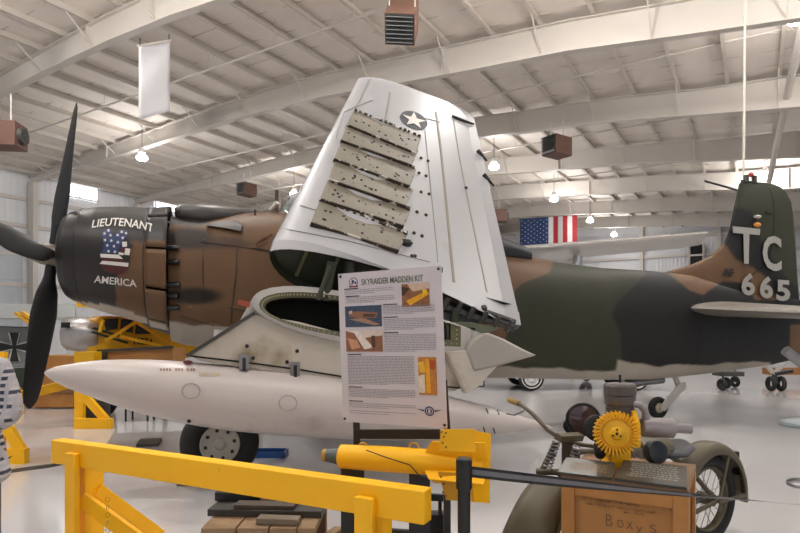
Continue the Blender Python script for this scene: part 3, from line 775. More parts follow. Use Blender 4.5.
# main gear
wc = G(220, 0.0)
k = (220-400)/F; t = 2.1; Yw = (t+N.x*S.x+N.y*S.y)/(k*S.x+S.y); wc = V((k*Yw, Yw, .40))
def wheel(c, axis, R, r, parent, hubm, holes=8, name='main_wheel'):
    tyre = M().torus(c, axis, R-r, r, 48, 16, flat=1.15); o = tyre.build('tyre', rubber, parent)
    ax_ = V(axis).normalized(); rr = R-r*1.75
    h = M().lathe(c-ax_*r*.9, ax_, [(0, rr*.5), (.0, rr), (r*.5, rr*1.02), (r*1.3, rr*1.02), (r*1.75, rr), (r*1.8, rr*.9), (r*1.7, rr*.82), (r*1.62, rr*.3), (r*1.9, rr*.22), (r*1.95, .001)], 36)
    ho = h.build('wheel_hub', hubm, parent)
    if holes:
        u, w = perp(ax_); m = M()
        for i in range(holes):
            a = 2*PI*i/holes+.2; m.ball(c+ax_*r*.78+(u*math.cos(a)+w*math.sin(a))*rr*.72, .02, 8)
        m.each('bolt', blk, ho)
hubg = mat('wheel_grey', 'a9a69c', .45)
wheel(wc, S, .405, .115, plane, hubg)
m = M().tube([wc-S*.2, wc-S*.2+Z*.5, wc-S*.25+Z*1.2], .07, 14); m.cyl(wc, wc-S*.25, .05); m.build('main_gear_strut', whitep, plane)
wc2 = wc-S*4.2; m = M().torus(wc2, S, .29, .115, 40, 14).build('tyre', rubber, plane); m = M().tube([wc2+S*.2, wc2+S*.2+Z*.5, wc2+S*.25+Z*1.2], .07, 14).lathe(wc2-S*.08, S, [(0, .2), (.16, .2)], 24).build('main_gear_strut', whitep, plane)
# tail wheel
k = (658-400)/F; Yw = (-.05+N.x*S.x+N.y*S.y)/(k*S.x+S.y); tw = V((k*Yw, Yw, .2))
o = M().torus(tw, S, .14, .06, 32, 12).build('tail_wheel_tyre', rubber, plane); M().lathe(tw-S*.05, S, [(0, .09), (.1, .09), (.11, .03), (.13, .03)], 20).build('tail_wheel_hub', mat('cream_hub', 'a59f83', .5), plane)
m = M(); e = tw+S*.09; m.prism([e+D*a+Z*b for a, b in ((-.04, -.03), (.05, -.05), (.52, .36), (.5, .46), (.36, .42), (-.02, .06))], S*.03); m.cyl(tw+D*.45+Z*.38, tw+D*.3+Z*.75, .05, 10); m.build('tail_gear_fork', whitep, plane)
M().cyl(tw+D*-.75+Z*.45, tw+D*.1+Z*.5, .07, 12).build('arrestor_tube', steel, plane)

# ---- folded outer wing panel ----
LR = P(274, 238, 5.65); TR = P(521, 325, 6.4); LT = P(359, 77, 8.2); nW = (TR-LR).cross(LT-LR).normalized()
if nW.y > 0: nW = -nW
TT = onplane(474, 118, LR, nW)
def wq(u, v): return LR.lerp(TR, u).lerp(LT.lerp(TT, u), v)
def wth(u, up): return foil(min(max(u, 0), 1), up)
def wsurf(u, v, side=-1, e=0):
    """side -1 = under surface (faces the visitor)"""
    ch = (TR-LR).length*(1-v)+(TT-LT).length*v
    # rounded leading tip corner
    return wq(u, v)+nW*((-wth(u, False)-.03)*ch*lerp(1.05, .62, min(1, max(0, v)*1.6))+e if side == -1 else -wth(u, True)*ch*lerp(2.3, .85, min(1, v*1.6))-e)
uo = [0, .004, .012, .03, .06, .1, .15, .22, .3, .4, .5, .6, .7, .8, .88, .94, 1]
def oring(v, sq=1.0):
    a = [wsurf(u, v, -1) for u in uo]; b = [wsurf(u, v, 1) for u in uo]
    a[0] = b[0] = (a[0]+b[0])/2
    return a+b[::-1]
rings = [oring(v) for v in (0, .1, .2, .3, .4, .5, .6, .7, .8, .9, .97)]
tipc = oring(1.0); rings.append([p for p in tipc])
def tipr(v, f):
    r = oring(v); le, te = r[0], r[len(uo)-1]; out = []
    for i, p in enumerate(r):
        u = uo[i] if i < len(uo) else uo[2*len(uo)-1-i]; uu = lerp(u, .5, (1-f)*.5)
        b = wq(uu, v); d = (p-wq(u, v)).dot(nW); out.append(b+nW*d*f)
    return out
rings += [tipr(1.025, .8), tipr(1.045, .5), tipr(1.055, .15)]
wp = spots(mat('wing_underside_paint', 'a9a9ac', .4, var=.04, scale=1.2), '918a80', .64, 1.7, .25, 7)
M().loft(rings, 0, False, True, True).build('outer_wing_panel', wp, plane, sharp=50)
r0 = rings[0]; c = sum(r0, V())/len(r0); lW = (LT-LR).normalized()
def shr(r, fc, ft, d):
    rD = (TR-LR).normalized(); return [c+rD*((p-c).dot(rD)*fc)+nW*((p-c).dot(nW)*ft)+lW*((p-c).dot(lW)+d) for p in r]
M().loft([r0, shr(r0, .985, .9, 0)], 0, False, False).build('wing_root_rim', wp, plane)
M().loft([shr(r0, .985, .9, 0), shr(r0, .975, .85, .10)], 0, False, True, False).build('wing_root_rib', oliveg, plane)
m = M()
rr = shr(r0, .98, .87, -.01)
m2 = shr(r0, .93, .7, .06)
for i in (5, 7, 9, 11):
    a, b = m2[i], m2[2*len(uo)-1-i]; m.bar(a, b, .03, .03)
m.each('rib_stiffener', zinc, plane)
# surface map for things on the under surface
_r = (TR-LR); _l = (LT-LR)
def uv(px, py, e=0):
    p = onplane(px, py, LR+nW*e, nW); u = v = .5
    for _ in range(25):
        q = wq(u, v); du = (wq(u+.01, v)-q)/.01; dv = (wq(u, v+.01)-q)/.01; r = p-q
        a, b, c_, d, e_ = du.dot(du), du.dot(dv), dv.dot(dv), r.dot(du), r.dot(dv); det = a*c_-b*b
        u += (d*c_-e_*b)/det; v += (e_*a-d*b)/det
    return u, v
def wl(px, py, e=.006):
    """point on the under surface seen at px,py"""
    ee = .12
    for _ in range(6):
        u, v = uv(px, py, ee); s_ = wsurf(u, v, -1, e); ee = (s_-wq(u, v)).dot(nW)
    return s_
# control surface lines
def strip(m, pts, w=.02, mi=0, e=.004):
    for a, b in zip(pts, pts[1:]):
        n_ = 8
        for i in range(n_):
            x0, y0 = lerp(a[0], b[0], i/n_), lerp(a[1], b[1], i/n_); x1, y1 = lerp(a[0], b[0], (i+1)/n_), lerp(a[1], b[1], (i+1)/n_)
            m.bar(wl(x0, y0, e), wl(x1, y1, e), w, .006, mi, up=nW)
m = M(); strip(m, [(436, 112), (441, 150), (446, 200), (451.5, 258), (454, 282)], .03); m.build('flap_hinge_line', mat('hinge_line', '8a8173', .6), plane)
m = M(); strip(m, [(453, 116), (460, 160), (470, 210), (480, 258), (487, 292)], .018); m.build('aileron_hinge_line', mat('hinge_line2', '9a948a', .6), plane)
m = M(); strip(m, [(390, 92), (383, 130)], .01); strip(m, [(370, 78), (360, 100), (345, 128)], .004); strip(m, [(300, 205), (322, 212)], .01); strip(m, [(372, 100), (344, 112), (336, 138)], .006); strip(m, [(425, 130), (436, 240), (438, 262)], .006); strip(m, [(425, 118), (440, 122)], .006); strip(m, [(281, 228), (345, 240), (430, 262)], .006)
m.each('wing_seam', mat('seam_grey', '8f8c88', .6), plane)
# insignia
m = M(); decal(m, disc(414, 120, 13.5, 8.5)[:], lambda x, y: wl(414+(x-414), 120+(y-120)+(x-414)*.28, .008), 0)
decal(m, star(414, 120, 12.5, 8), lambda x, y: wl(x, y+(x-414)*.28, .013), 1); m.build('star_insignia', [insb, decalw], plane)
# bomb rack panels, saw-toothed one over the other
tl = [(354, 110), (348, 124), (341.5, 141), (335, 160), (328, 180), (320, 200)]
bl = [(347.5, 124.5), (341, 140), (334, 158.5), (329, 179), (320, 198.5), (311, 222.5)]
tr = [(421.5, 137), (419, 150), (416.5, 169), (413.5, 190), (411, 210), (407.5, 234)]
brr = [(416, 153), (412, 165), (410, 186), (406, 206), (404, 226), (399, 250.5)]
for i in range(6):
    a, b, c_, d = wl(*tl[i], .02), wl(*tr[i], .02), wl(*brr[i], .05), wl(*bl[i], .05)
    a0_, b0_, c0_, d0_ = wl(*tl[i], -.03), wl(*tr[i], -.03), wl(*brr[i], -.03), wl(*bl[i], -.03)
    m = M().hexa([a0_, b0_, c0_, d0_], [a, b, c_, d]); ro = m.build('rack_panel', rackm, plane, .006)
    m = M(); m.bar(d-nW*.02, c_-nW*.02, .05, .015, up=a-d) ; 
    k_ = 14
    for q in range(k_):
        f0 = q/k_+random.uniform(0, .02); f1 = f0+random.uniform(.03, .06); p0 = a.lerp(b, f0); p1 = a.lerp(b, min(1, f1)); ww = random.uniform(.02, .05)
        m.bar(p0+nW*.008, p1+nW*.008, ww, .025, 0, up=nW)
    m.build('rusty_edge', rustd, ro)
    m = M()
    for q in range(10):
        f, g = random.uniform(.05, .95), random.uniform(.25, .8); p = a.lerp(b, f).lerp(d.lerp(c_, f), g); m.lathe(p-nW*.004, nW, [(0, .016), (.008, .016)], 8)
    m.each('bolt_hole', dark, ro)
    if i == 2 or i == 3:
        pass
m = M()
for i, (x, y) in enumerate(((421, 158), (428, 161), (419, 173), (426, 176), (421, 192), (429, 194), (417, 212), (426, 215), (414, 233), (422, 236), (415, 256), (412, 256))):
    m.ball(wl(x, y, .005), .022, 8)
m.each('socket', mat('rust_brown', '4a3626', .8), plane)
m = M(); m.ball(wl(405, 243), .05, 8, sx=1.8); m.ball(wl(484, 308), .04, 8); m.ball(wl(466, 188), .025, 8); m.ball(wl(505, 282), .03, 8); m.each('wing_fitting', blk, plane)
m = M()
for a, b in (((452, 117), (474, 124)), ((478, 151), (487, 161)), ((484, 175), (494, 186))):
    p0 = onplane(*a, LR, nW); p1 = onplane(*b, LR, nW); m.tube([p0, p1], [.035, .012], 8)
m.each('balance_horn', blk, plane)
m = M()
rD = (TR-LR).normalized()
for i in range(7):
    u = .62+.055*i; p = wq(u, 0); m.bar(p-lW*.02+nW*.04, p-lW*.1-nW*.08, .05, .04)
m.bar(wq(.6, 0)-lW*.05-nW*.08, wq(.98, 0)-lW*.05-nW*.05, .03, .05)
m.each('fold_fitting', darkg, plane)

# drop tank under the wing
tk = [(44, 373, 0), (45, 373.1, 1.6), (48, 373.5, 4), (55, 374.3, 7.6), (65, 375.8, 11), (80, 377.5, 15.3), (100, 380, 20), (125, 384, 24.7), (150, 387.5, 28), (175, 391, 30.3), (200, 394.5, 31.5), (230, 398, 32.3), (270, 402, 32.4), (310, 405, 32), (350, 408.5, 30.5), (400, 413, 27), (450, 417.5, 21), (490, 421, 14.5), (520, 424, 8.5), (540, 426, 4), (552, 427.5, .4)]
rings = []
for px, py, h in tk:
    s, z = sz(px, py, PT); p = PL(s, PT, z); r = max(h, .2)/F*p.y
    rings.append([p+(S*math.cos(2*PI*k/48)+Z*math.sin(2*PI*k/48))*r for k in range(48)])
tank = thing('drop_tank', 'long pale cigar-shaped fuel tank slung under the folded wing stub', 'fuel tank', PL(2.4, PT, .6))
M().loft(rings).build('tank_shell', tankp, tank, sharp=80)
def tsurf(px, py, e=.006):
    t = PT+.2
    for _ in range(10):
        s, z = sz(px, py, t); cpx = [(sz(a, b, PT)[0], sz(a, b, PT)[1], h/F*PL(*[sz(a, b, PT)[0], PT, 0]).y) for a, b, h in tk]
        zc, r = interp(s, cpx, 1), interp(s, cpx, 2); t = PT+math.sqrt(max(.0001, (r+e)**2-(min(abs(z-zc), r*.97))**2))
    return PL(s, t, z)
def ringline(cx, cy, r): 
    pts = [tsurf(cx+r*math.cos(2*PI*i/24), cy+r*.85*math.sin(2*PI*i/24)) for i in range(25)]
    m = M()
    for a, b in zip(pts, pts[1:]): m.bar(a, b, .006, .006)
    m.build('access_panel', mat('panel_line', '9f968e', .6), tank)
ringline(191, 391, 9); ringline(288, 403, 9)
m = M(); decal(m, disc(188, 362.5, 5, 2.2), tsurf); m.build('filler_cap', mat('filler_red', '6a2a26', .4), tank)
mt = mat('tank_text', '8d6a66', .6)
m = M()
for i in range(12):
    if i in (4, 8): continue
    x = 160+3*i; decal(m, [(x, 368.2), (x+2.2, 368.4), (x+2.0, 371), (x+.2, 370.8)], tsurf)
m.build('stencil_marking', mt, tank)
m = M()
for i in range(9): decal(m, [(199+2.4*i, 372+.1*i), (200.7+2.4*i, 372.1+.1*i), (200.7+2.4*i, 376), (199+2.4*i, 376)], tsurf)
m.build('stencil_marking', mat('tank_text_tan', 'b3a68a', .6), tank)
m = M()
for x, y in ((487, 411), (498, 412.5), (484, 430), (494, 431)): decal(m, [(x-1.5, y-3), (x, y-3), (x+1.8, y+2.5), (x+.4, y+2.5)], tsurf)
m.each('fin_slot', blk, tank)
pts = [tsurf(347, 408-30+60*i/12) for i in range(0)]
M().ball(tsurf(189, 421), .02, 8).build('drain_plug', blk, tank)

# ================= information board =================
SY = 3.45
sTL, sTR, sBR, sBL = P(338, 274, SY+.08), P(441, 265.5, SY-.12), P(447, 428.5, SY-.16), P(343, 421.5, SY+.04)
nS = (sTR-sTL).cross(sBL-sTL).normalized()
if nS.y > 0: nS = -nS
sign = thing('information_board', 'white printed board titled SKYRAIDER MADDEN KIT standing in front of the aircraft', 'sign', G(392, SY))
def sm(u, v, e=.002): return sTL.lerp(sTR, u).lerp(sBL.lerp(sBR, u), v)+nS*e
paper = mat('sign_white', 'cdc4c7', .35, var=.02); ink = mat('sign_ink', '86828a', .5); title = mat('title_green', '555f42', .5)
M().prism([sTL, sTR, sBR, sBL], -nS*.012).build('panel', paper, sign)
def su(x, y): return ((x-338-(y-274)*.035)/104.0, (y-274+(x-338)*.08-0)/(148+(x-338)*.15))
def quadpx(x0, y0, x1, y1): return [(x0, y0), (x1, y0), (x1, y1), (x0, y1)]
def s_sq(m, u0, v0, u1, v1, mi=0, e=.002):
    m.add([sm(u0, v0, e), sm(u1, v0, e), sm(u1, v1, e), sm(u0, v1, e)], [(0, 1, 2, 3)], mi)
vs, fs = textmesh('SKYRAIDER MADDEN KIT', .015)
M().add([sm(lerp(.235, .83, x), lerp(.088, .048, y)) for x, y in vs], fs).build('title_text', title, sign)
m = M()
def block(u0, v0, u1, v1, n):
    for i in range(n):
        v = lerp(v0, v1, i/max(1, n-1)); u = u0
        end = u1 if i < n-1 else lerp(u0, u1, .6)
        while u < end:
            w_ = random.uniform(.012, .04); s_sq(m, u, v, min(u+w_, end), v+.0038); u += w_+.006
for b in ((.06, .115, .55, .14, 3), (.07, .165, .55, .2, 4), (.44, .235, .93, .285, 6), (.44, .32, .93, .385, 7), (.44, .42, .93, .525, 11), (.07, .56, .72, .74, 19), (.07, .775, .72, .825, 6), (.07, .87, .72, .895, 3), (.07, .92, .72, .935, 2)): block(*b)
tag(m.build('body_text', ink, sign))
m = M()
for u, v in ((.06, .105), (.07, .155), (.44, .222), (.44, .305), (.44, .405), (.07, .545), (.07, .762), (.07, .855)): s_sq(m, u, v, u+.14, v+.006)
m.build('heading_text', decalk, sign)
s_m = M()
for i in range(8): s_sq(s_m, .38+i*.02, .104, .395+i*.02, .108)
s_m.build('subtitle_text', mat('pale_lilac', 'b9a6c4', .5), sign)
def photo(name, u0, v0, u1, v1, base, shapes):
    ms = [mat(name+'_base', base, .4, var=.5, scale=45)]; m = M(); s_sq(m, u0, v0, u1, v1)
    for i, (col, poly) in enumerate(shapes):
        ms.append(mat(name+'_c%d' % i, col, .4, var=.3, scale=60)); pts = [V((x, y, 0)) for x, y in poly]
        m.add([sm(lerp(u0, u1, x), lerp(v0, v1, y), .003+.0004*i) for x, y in poly], [tuple(t) for t in tessellate_polygon([pts])], i+1)
    m.build('printed_photo', ms, sign)
photo('kit_photo', .625, .1, .885, .245, '8a5a3a', [('c9ae97', [(.2, 0), (1, 0), (1, .25), (.4, .35)]), ('e0a018', [(.15, .75), (.9, .35), (1, .5), (.3, .95)]), ('463326', [(0, .1), (.3, .2), (.1, .5), (0, .5)]), ('f0c020', [(.75, .3), (.9, .28), (.92, .45), (.78, .5)])])
photo('flight_photo', .06, .225, .425, .365, '3c4a5e', [('8d6048', [(.1, .3), (.35, .25), (.9, .35), (.85, .6), (.4, .6), (.12, .5)]), ('a47c66', [(.1, .62), (.5, .58), (.95, .9), (.8, .95)]), ('c8b0a8', [(.1, .25), (.2, .2), (.2, .35), (.12, .38)]), ('4a3830', [(.5, .38), (.85, .42), (.8, .55), (.5, .52)])])
photo('wing_photo', .06, .39, .425, .53, '8c5e44', [('d8c6b8', [(0, 0), (1, 0), (1, .25), (.5, .35), (.2, .1)]), ('e0d4cc', [(.2, 0), (.35, 0), (.75, .8), (.5, .9)]), ('c89070', [(.05, .35), (.3, .45), (.4, .8), (.15, .9)]), ('5c3a2a', [(.7, .25), (.8, .25), (.8, .8), (.7, .8)])])
photo('bomb_photo', .755, .565, .925, .8, 'b87830', [('e6a020', [(.4, .05), (.62, .05), (.66, .95), (.42, .95)]), ('d8c8b0', [(0, .5), (.35, .45), (.35, .95), (0, .95)]), ('e8b030', [(0, .15), (.35, .1), (.4, .4), (.1, .42)]), ('b04818', [(.62, .05), (.95, .1), (.9, .35), (.66, .3)])])
m = M(); navy = mat('seal_navy', '27345e', .5)
def sdisc(u, v, ru, rv, mi, e): 
    pts = [(u+ru*math.cos(2*PI*i/28), v+rv*math.sin(2*PI*i/28)) for i in range(28)]; m.add([sm(x, y, e) for x, y in pts], [tuple(range(28))], mi)
sdisc(.155, .065, .045, .032, 0, .002); sdisc(.155, .065, .038, .027, 1, .0024); s_sq(m, .11, .088, .20, .098, 2, .0026); sdisc(.15, .06, .012, .012, 0, .0028); sdisc(.175, .068, .012, .008, 0, .0028); sdisc(.14, .075, .008, .006, 0, .0028)
m.build('round_emblem', [navy, paper, mat('emblem_red', '8c3a48', .5)], sign)
m = M(); sdisc(.845, .9, .045, .03, 0, .002); sdisc(.845, .9, .033, .021, 1, .0024); sdisc(.845, .9, .026, .017, 0, .0028); s_sq(m, .835, .888, .855, .912, 1, .003)
for sg in (-1, 1):
    m.add([sm(.845+sg*.05, .893), sm(.845+sg*.12, .887), sm(.845+sg*.05, .905)], [(0, 1, 2)], 0)
m.build('winged_emblem', [navy, paper], sign)
m = M()
for u, v in ((.025, .02), (.975, .02), (.02, .98), (.98, .98)): m.lathe(sm(u, v, 0), nS, [(0, .008), (.004, .008), (.006, .004)], 12)
m.each('corner_screw', blk, sign)
frm = mat('frame_brown_black', '2b211b', .45)
def sp(px, py, d=.05): return onplane(px, py, sTL-nS*d, nS)
m = M(); m.bar(sp(356, 400), sp(357, 445), .04, .03); m.bar(sp(357, 434), sp(440, 434), .03, .055); m.build('rear_frame', frm, sign)
M().bar(sp(444, 380), sp(448, 440), .035, .03).build('rear_frame', frm, sign)
for px in (357, 447): M().bar(V((sp(px, 440).x, sp(px, 440).y, .02)), sp(px, 440), .04, .035).build('leg', frm, sign)
m = M(); m.bar(V((sp(350, 440).x, SY, .02)), V((sp(455, 440).x, SY-.1, .02)), .3, .04); m.build('base_plate', blk, sign)
M().box(sp(440, 270, .02), (.03, .02, .03)).build('corner_clip', blk, sign)

# ================= practice bomb on its stand =================
bo = P(322, 455, 3.24); be_ = P(492, 466, 3.05); bd = (be_-bo).normalized(); L = (be_-bo).length
bomb = thing('practice_bomb', 'yellow finned practice bomb with grey nose lying on black cradles below the board', 'bomb', bo+bd*.45)
M().lathe(bo, bd, [(0, .02), (.008, .034), (.02, .038), (.03, .034)], 24).build('nose_ring', mat('ochre', 'b3892c', .5), bomb)
M().lathe(bo+bd*.03, bd, [(0, .036), (.04, .042), (.09, .052)], 24).build('nose_cone', mat('nose_grey', '515b5e', .45), bomb)
ypb = yel
M().lathe(bo+bd*.1, bd, [(0, .05), (.01, .066), (.3, .07), (.5, .069), (.7, .055), (.80, .045)], 28).build('bomb_body', ypb, bomb)
u_, w_ = perp(bd); u_ = Z-bd*Z.dot(bd); u_.normalize(); w_ = bd.cross(u_)
for s1 in range(4):
    a = PI/4+s1*PI/2-.35; e = u_*math.cos(a)+w_*math.sin(a); tdir = bd.cross(e)
    m = M(); p0 = bo+bd*.58; m.prism([p0+e*.04, p0+bd*.05+e*.14, p0+bd*.33+e*.15, p0+bd*.35+e*.03], tdir*.006); m.build('tail_fin', ypb, bomb)
m = M()
def bp(px, py, Y=3.06): return P(px, py, Y)
m.prism([bp(440, 429.5), (bp(474, 429)), bp(476, 432), bp(491, 434), bp(484, 502), bp(446, 499), bp(437, 463)][:0] or [bp(441, 429.5, 3.0), bp(475, 429, 3.0), bp(476, 452, 3.0), bp(439, 451, 3.0)], V((0, .006, 0)))
m.build('tail_box_plate', ypb, bomb)
m = M(); m.prism([bp(438, 472, 3.0), bp(472, 474, 3.0), bp(474, 502, 3.0), bp(446, 500, 3.0)], V((0, .006, 0))); m.build('tail_box_plate', yel2, bomb)
m = M(); m.prism([bp(472, 430, 3.02), bp(491, 434, 3.12), bp(489.5, 503, 3.12), bp(472, 502, 3.02)], V((0, .006, 0))); m.build('tail_box_plate', ypb, bomb)
m = M()
for x, y in ((442, 432), (444, 437), (446, 433), (443, 443), (446, 447), (441, 477), (444, 484), (443, 492), (446, 496)): m.ball(bp(x, y, 2.995), .005, 6)
m.each('rivet', blk, bomb)
for x in (363, 414):
    c = P(x, 448, 3.2-(x-363)/51*.06); m = M().torus(c+V((0, 0, .005)), V((.2, 1, 0)), .024, .005, 20, 8, a0=0, a1=2*PI); m.build('lug', yel2, bomb)
M().tube([P(366, 450, 3.1), P(385, 457, 3.08), P(410, 465, 3.05), P(424, 481, 3.06)], .003, 6).build('lanyard', blk, bomb)
stand = thing('bomb_stand', 'black steel stand with two cradle posts carrying the yellow bomb', 'stand', (bo.x+.45, 3.2, 0))
for x0, x1, yt, Yc in ((341, 364, 463, 3.22), (409, 430, 470, 3.14)):
    q = [P(x0, yt-2, Yc), P(x1, yt+6, Yc)]; xm = (q[0].x+q[1].x)/2; m = M(); m.prism([P(x0, yt-3, Yc+.0), P(x0+5, yt+3, Yc), P(x0+12, yt+7, Yc), P(x1, yt+8, Yc), V((P(x1, 500, Yc).x, Yc, .05)), V((P(x0, 500, Yc).x, Yc, .05))], V((0, .05, 0))); m.build('cradle_post', blk, stand)
M().box((bo.x+.42, 3.2, .03), (.75, .35, .05)).build('base', blk, stand)
m = M(); m.bar(P(345, 530, 3.24), P(425, 535, 3.18), .04, .04); m.build('cross_bar', blk, stand)
# small black trolley bits right of the stand
cart = thing('hand_truck', 'small black metal rack standing right behind the bomb stand', 'rack', G(438, 3.6))
M().cyl(P(440, 500, 3.6), V((P(440, 500, 3.6).x, 3.6, 0.0)), .012, 8).build('leg', blk, cart); M().cyl(P(446, 500, 3.6), V((P(446, 500, 3.6).x, 3.6, 0.0)), .012, 8).build('leg', blk, cart)
M().box(P(437, 530, 3.65), (.12, .1, .22)).build('box', blk, cart); M().bar(P(430, 497, 3.6), P(447, 498, 3.6), .03, .04).build('top_bar', blk, cart)

# ================= yellow barrier in front =================
bl_ = V((-2.38, 3.92, .85)); br_ = V((.13, 2.74, .85)); bd = (br_-bl_).normalized(); bn = V((bd.y, -bd.x, 0))
bl_ = P(51, 440, 3.92); br_ = P(424, 491.5, 2.67)
bl_ = V((bl_.x, bl_.y, .85)); br_ = V((br_.x, br_.y, .85)); bd = (br_-bl_).normalized(); bn = V((bd.y, -bd.x, 0))
bar = thing('wooden_barrier', 'long bright yellow wooden barrier across the foreground', 'barrier', (bl_+br_)/2-Z*.85)
hB = .158
M().bar(bl_-Z*hB/2-bn*.045, br_-Z*hB/2-bn*.045, .09, hB).build('top_rail', yel, bar, .006)
def post(px, Y):
    f = 0
    k = (px-400)/F; o = bl_; tt = (k*o.y-o.x)/(bd.x-k*bd.y); return bl_+bd*tt
for px in (75, 367):
    c = post(px, 0); c.z = 0; c2 = c-bn*.11
    M().bar(c+Z*.0-bn*-.0+bd*0+bn*.02, c+bn*.02+Z*.79, .1, .04, up=bn).build('post', yel, bar, .004)
    M().bar(c-bn*.11, c-bn*.11+Z*.705, .09, .14, up=bn).build('post', yel, bar, .004)
    M().bar(c-bn*.55+Z*.045, c+bn*.45+Z*.045, .09, .09).build('foot', yel, bar, .004)
c = post(75, 0); c.z = 0
M().bar(c+bd*.02-bn*.03+Z*.48, c+bd*.62-bn*.3+Z*.02, .04, .1).build('brace', yel, bar, .004)
M().bar(c+bd*.05-bn*.12+Z*.52, c+bd*.1-bn*.6+Z*.06, .04, .09).build('brace', yel, bar, .004)
c = post(367, 0); c.z = 0
M().bar(c-bn*.5+Z*.06, c-bn*.12+Z*.5, .04, .09).build('brace', yel, bar, .004)
chm = M(); q0 = post(60, 0)-bn*.05-Z*hB; q1 = post(72, 0)-Z*(hB+.12)
chm.tube([q0, q0.lerp(q1, .5)-Z*.02, q1], .006, 6); chm.build('rope_loop', mat('rope', 'cfae3a', .8), bar)
m = M(); cb = post(106, 0)
for i in range(5): m.torus(V((cb.x+.01, cb.y-.0, .52-.05*i)), (1, 0, 0) if i % 2 else (0, 1, 0), .014, .003, 14, 6)
m.each('chain_link', yel2, bar)

# ================= stanchion and belt =================
st_ = V((64/F*2.7, 2.7, 0)); stn = thing('belt_stanchion', 'black retractable belt post standing right of the yellow bomb', 'stanchion', st_)
M().lathe(st_, Z, [(0, .17), (.012, .17), (.03, .15), (.045, .03)], 32).build('base', blkp, stn)
M().lathe(st_+Z*.03, Z, [(0, .03), (.86, .03)], 24).build('pole', blkp, stn)
M().lathe(st_+Z*.855, Z, [(0, .036), (.005, .038), (.13, .038), (.14, .036), (.145, .03)], 24).build('belt_head', blkp, stn)
b0 = V((st_.x+.03, st_.y, .935)); b1 = P(830, 507, 2.3); n_ = 40
def beltpt(f): 
    p = b0.lerp(b1, f); return p-Z*(.008*4*f*(1-f))
m = M()
for (o0, o1, mi) in ((-.026, -.012, 0), (-.012, .012, 1), (.012, .026, 0)):
    A_, B_ = [], []
    for i in range(n_+1):
        f = i/n_; tw_ = 1.4*min(1, f*1.15); p = beltpt(f); e = Z*math.cos(tw_)+V((0.35, -1, 0)).normalized()*math.sin(tw_); A_.append(p+e*o0); B_.append(p+e*o1)
    th = V((0, .0015, 0))
    for i in range(n_): m.hexa([A_[i], A_[i+1], B_[i+1], B_[i]], [A_[i]-th, A_[i+1]-th, B_[i+1]-th, B_[i]-th], mi)
m.build('belt', [blkp, mat('belt_grey', '6f7076', .5)], stn)

# ================= crate, engine, plaques =================
FL = P(563, 474, 3.39); FL.z = .75; cw = V((.866, -.5, 0)); cdp = V((.5, .866, 0)); CWd, CDp = .655, .66
crate = thing('wooden_crate', 'brown wooden crate with scribbled writing carrying the yellow engine', 'crate', FL+cw*CWd/2+cdp*CDp/2-Z*.75)
Rz = math.atan2(cw.y, cw.x)
def cr(u, v, z): return FL+cw*u+cdp*v+Z*(z-.75)
woodf = spots(mat('crate_front', 'a4713a', .6, var=.18, scale=4, bump=.2), '6d4a2a', .62, 3, .2, 8)
m = M(); m.box(cr(CWd/2, CDp/2, .36), (CWd-.03, CDp-.03, .68), Rz); m.build('box_panels', woodf, crate)
for u in (.03, CWd-.03):
    for v in (0, CDp): M().box(cr(u, v, .36), (.075, .022, .72), Rz).build('corner_batten', wood, crate, .003)
for z in (.05, .7):
    for v in (.004, CDp): M().box(cr(CWd/2, v, z), (CWd-.135, .018, .075), Rz).build('batten', wood, crate, .003)
for v in (.05, CDp-.05): M().box(cr(CWd, v, .36), (.022, .08, .72), Rz).build('side_batten', wood, crate, .003)
M().box(cr(CWd/2, CDp/2, .735), (CWd+.02, CDp+.02, .03), Rz).build('lid', woodd, crate, .003)
pen = mat('pen_marks', '5a4534', .7)
def crf(u, z): return cr(u, -.0, z)+cdp*.013
m = M()
def scrib(u0, u1, z, h, sp_):
    u = u0
    while u < u1:
        n_ = random.choice((3, 4, 5)); p = [(u+random.uniform(0, sp_), z+random.uniform(0, h)) for _ in range(n_)]
        for a, b in zip(p, p[1:]): m.bar(crf(*a), crf(*b), .003, .002)
        u += sp_*1.25
for z, a, b in ((.665, .12, .3), (.645, .11, .42), (.625, .13, .5), (.61, .33, .45)): scrib(a, b, z, .012, .012)
m.build('pen_scribble', pen, crate)
for ch, u in (('B', .24), ('o', .3), ('x', .35), ('y', .4), ('s', .47)):
    vs, fs = textmesh(ch, -.02); hh = .05 if ch == 'B' else .035
    M().add([crf(u+x*.035, .545+y*hh-(.015 if ch == 'y' else 0))-cdp*.001 for x, y in vs], fs).build('pen_letter', pen, crate)
plm = mat('plaque_grey', '47443c', .35, .3, var=.15)
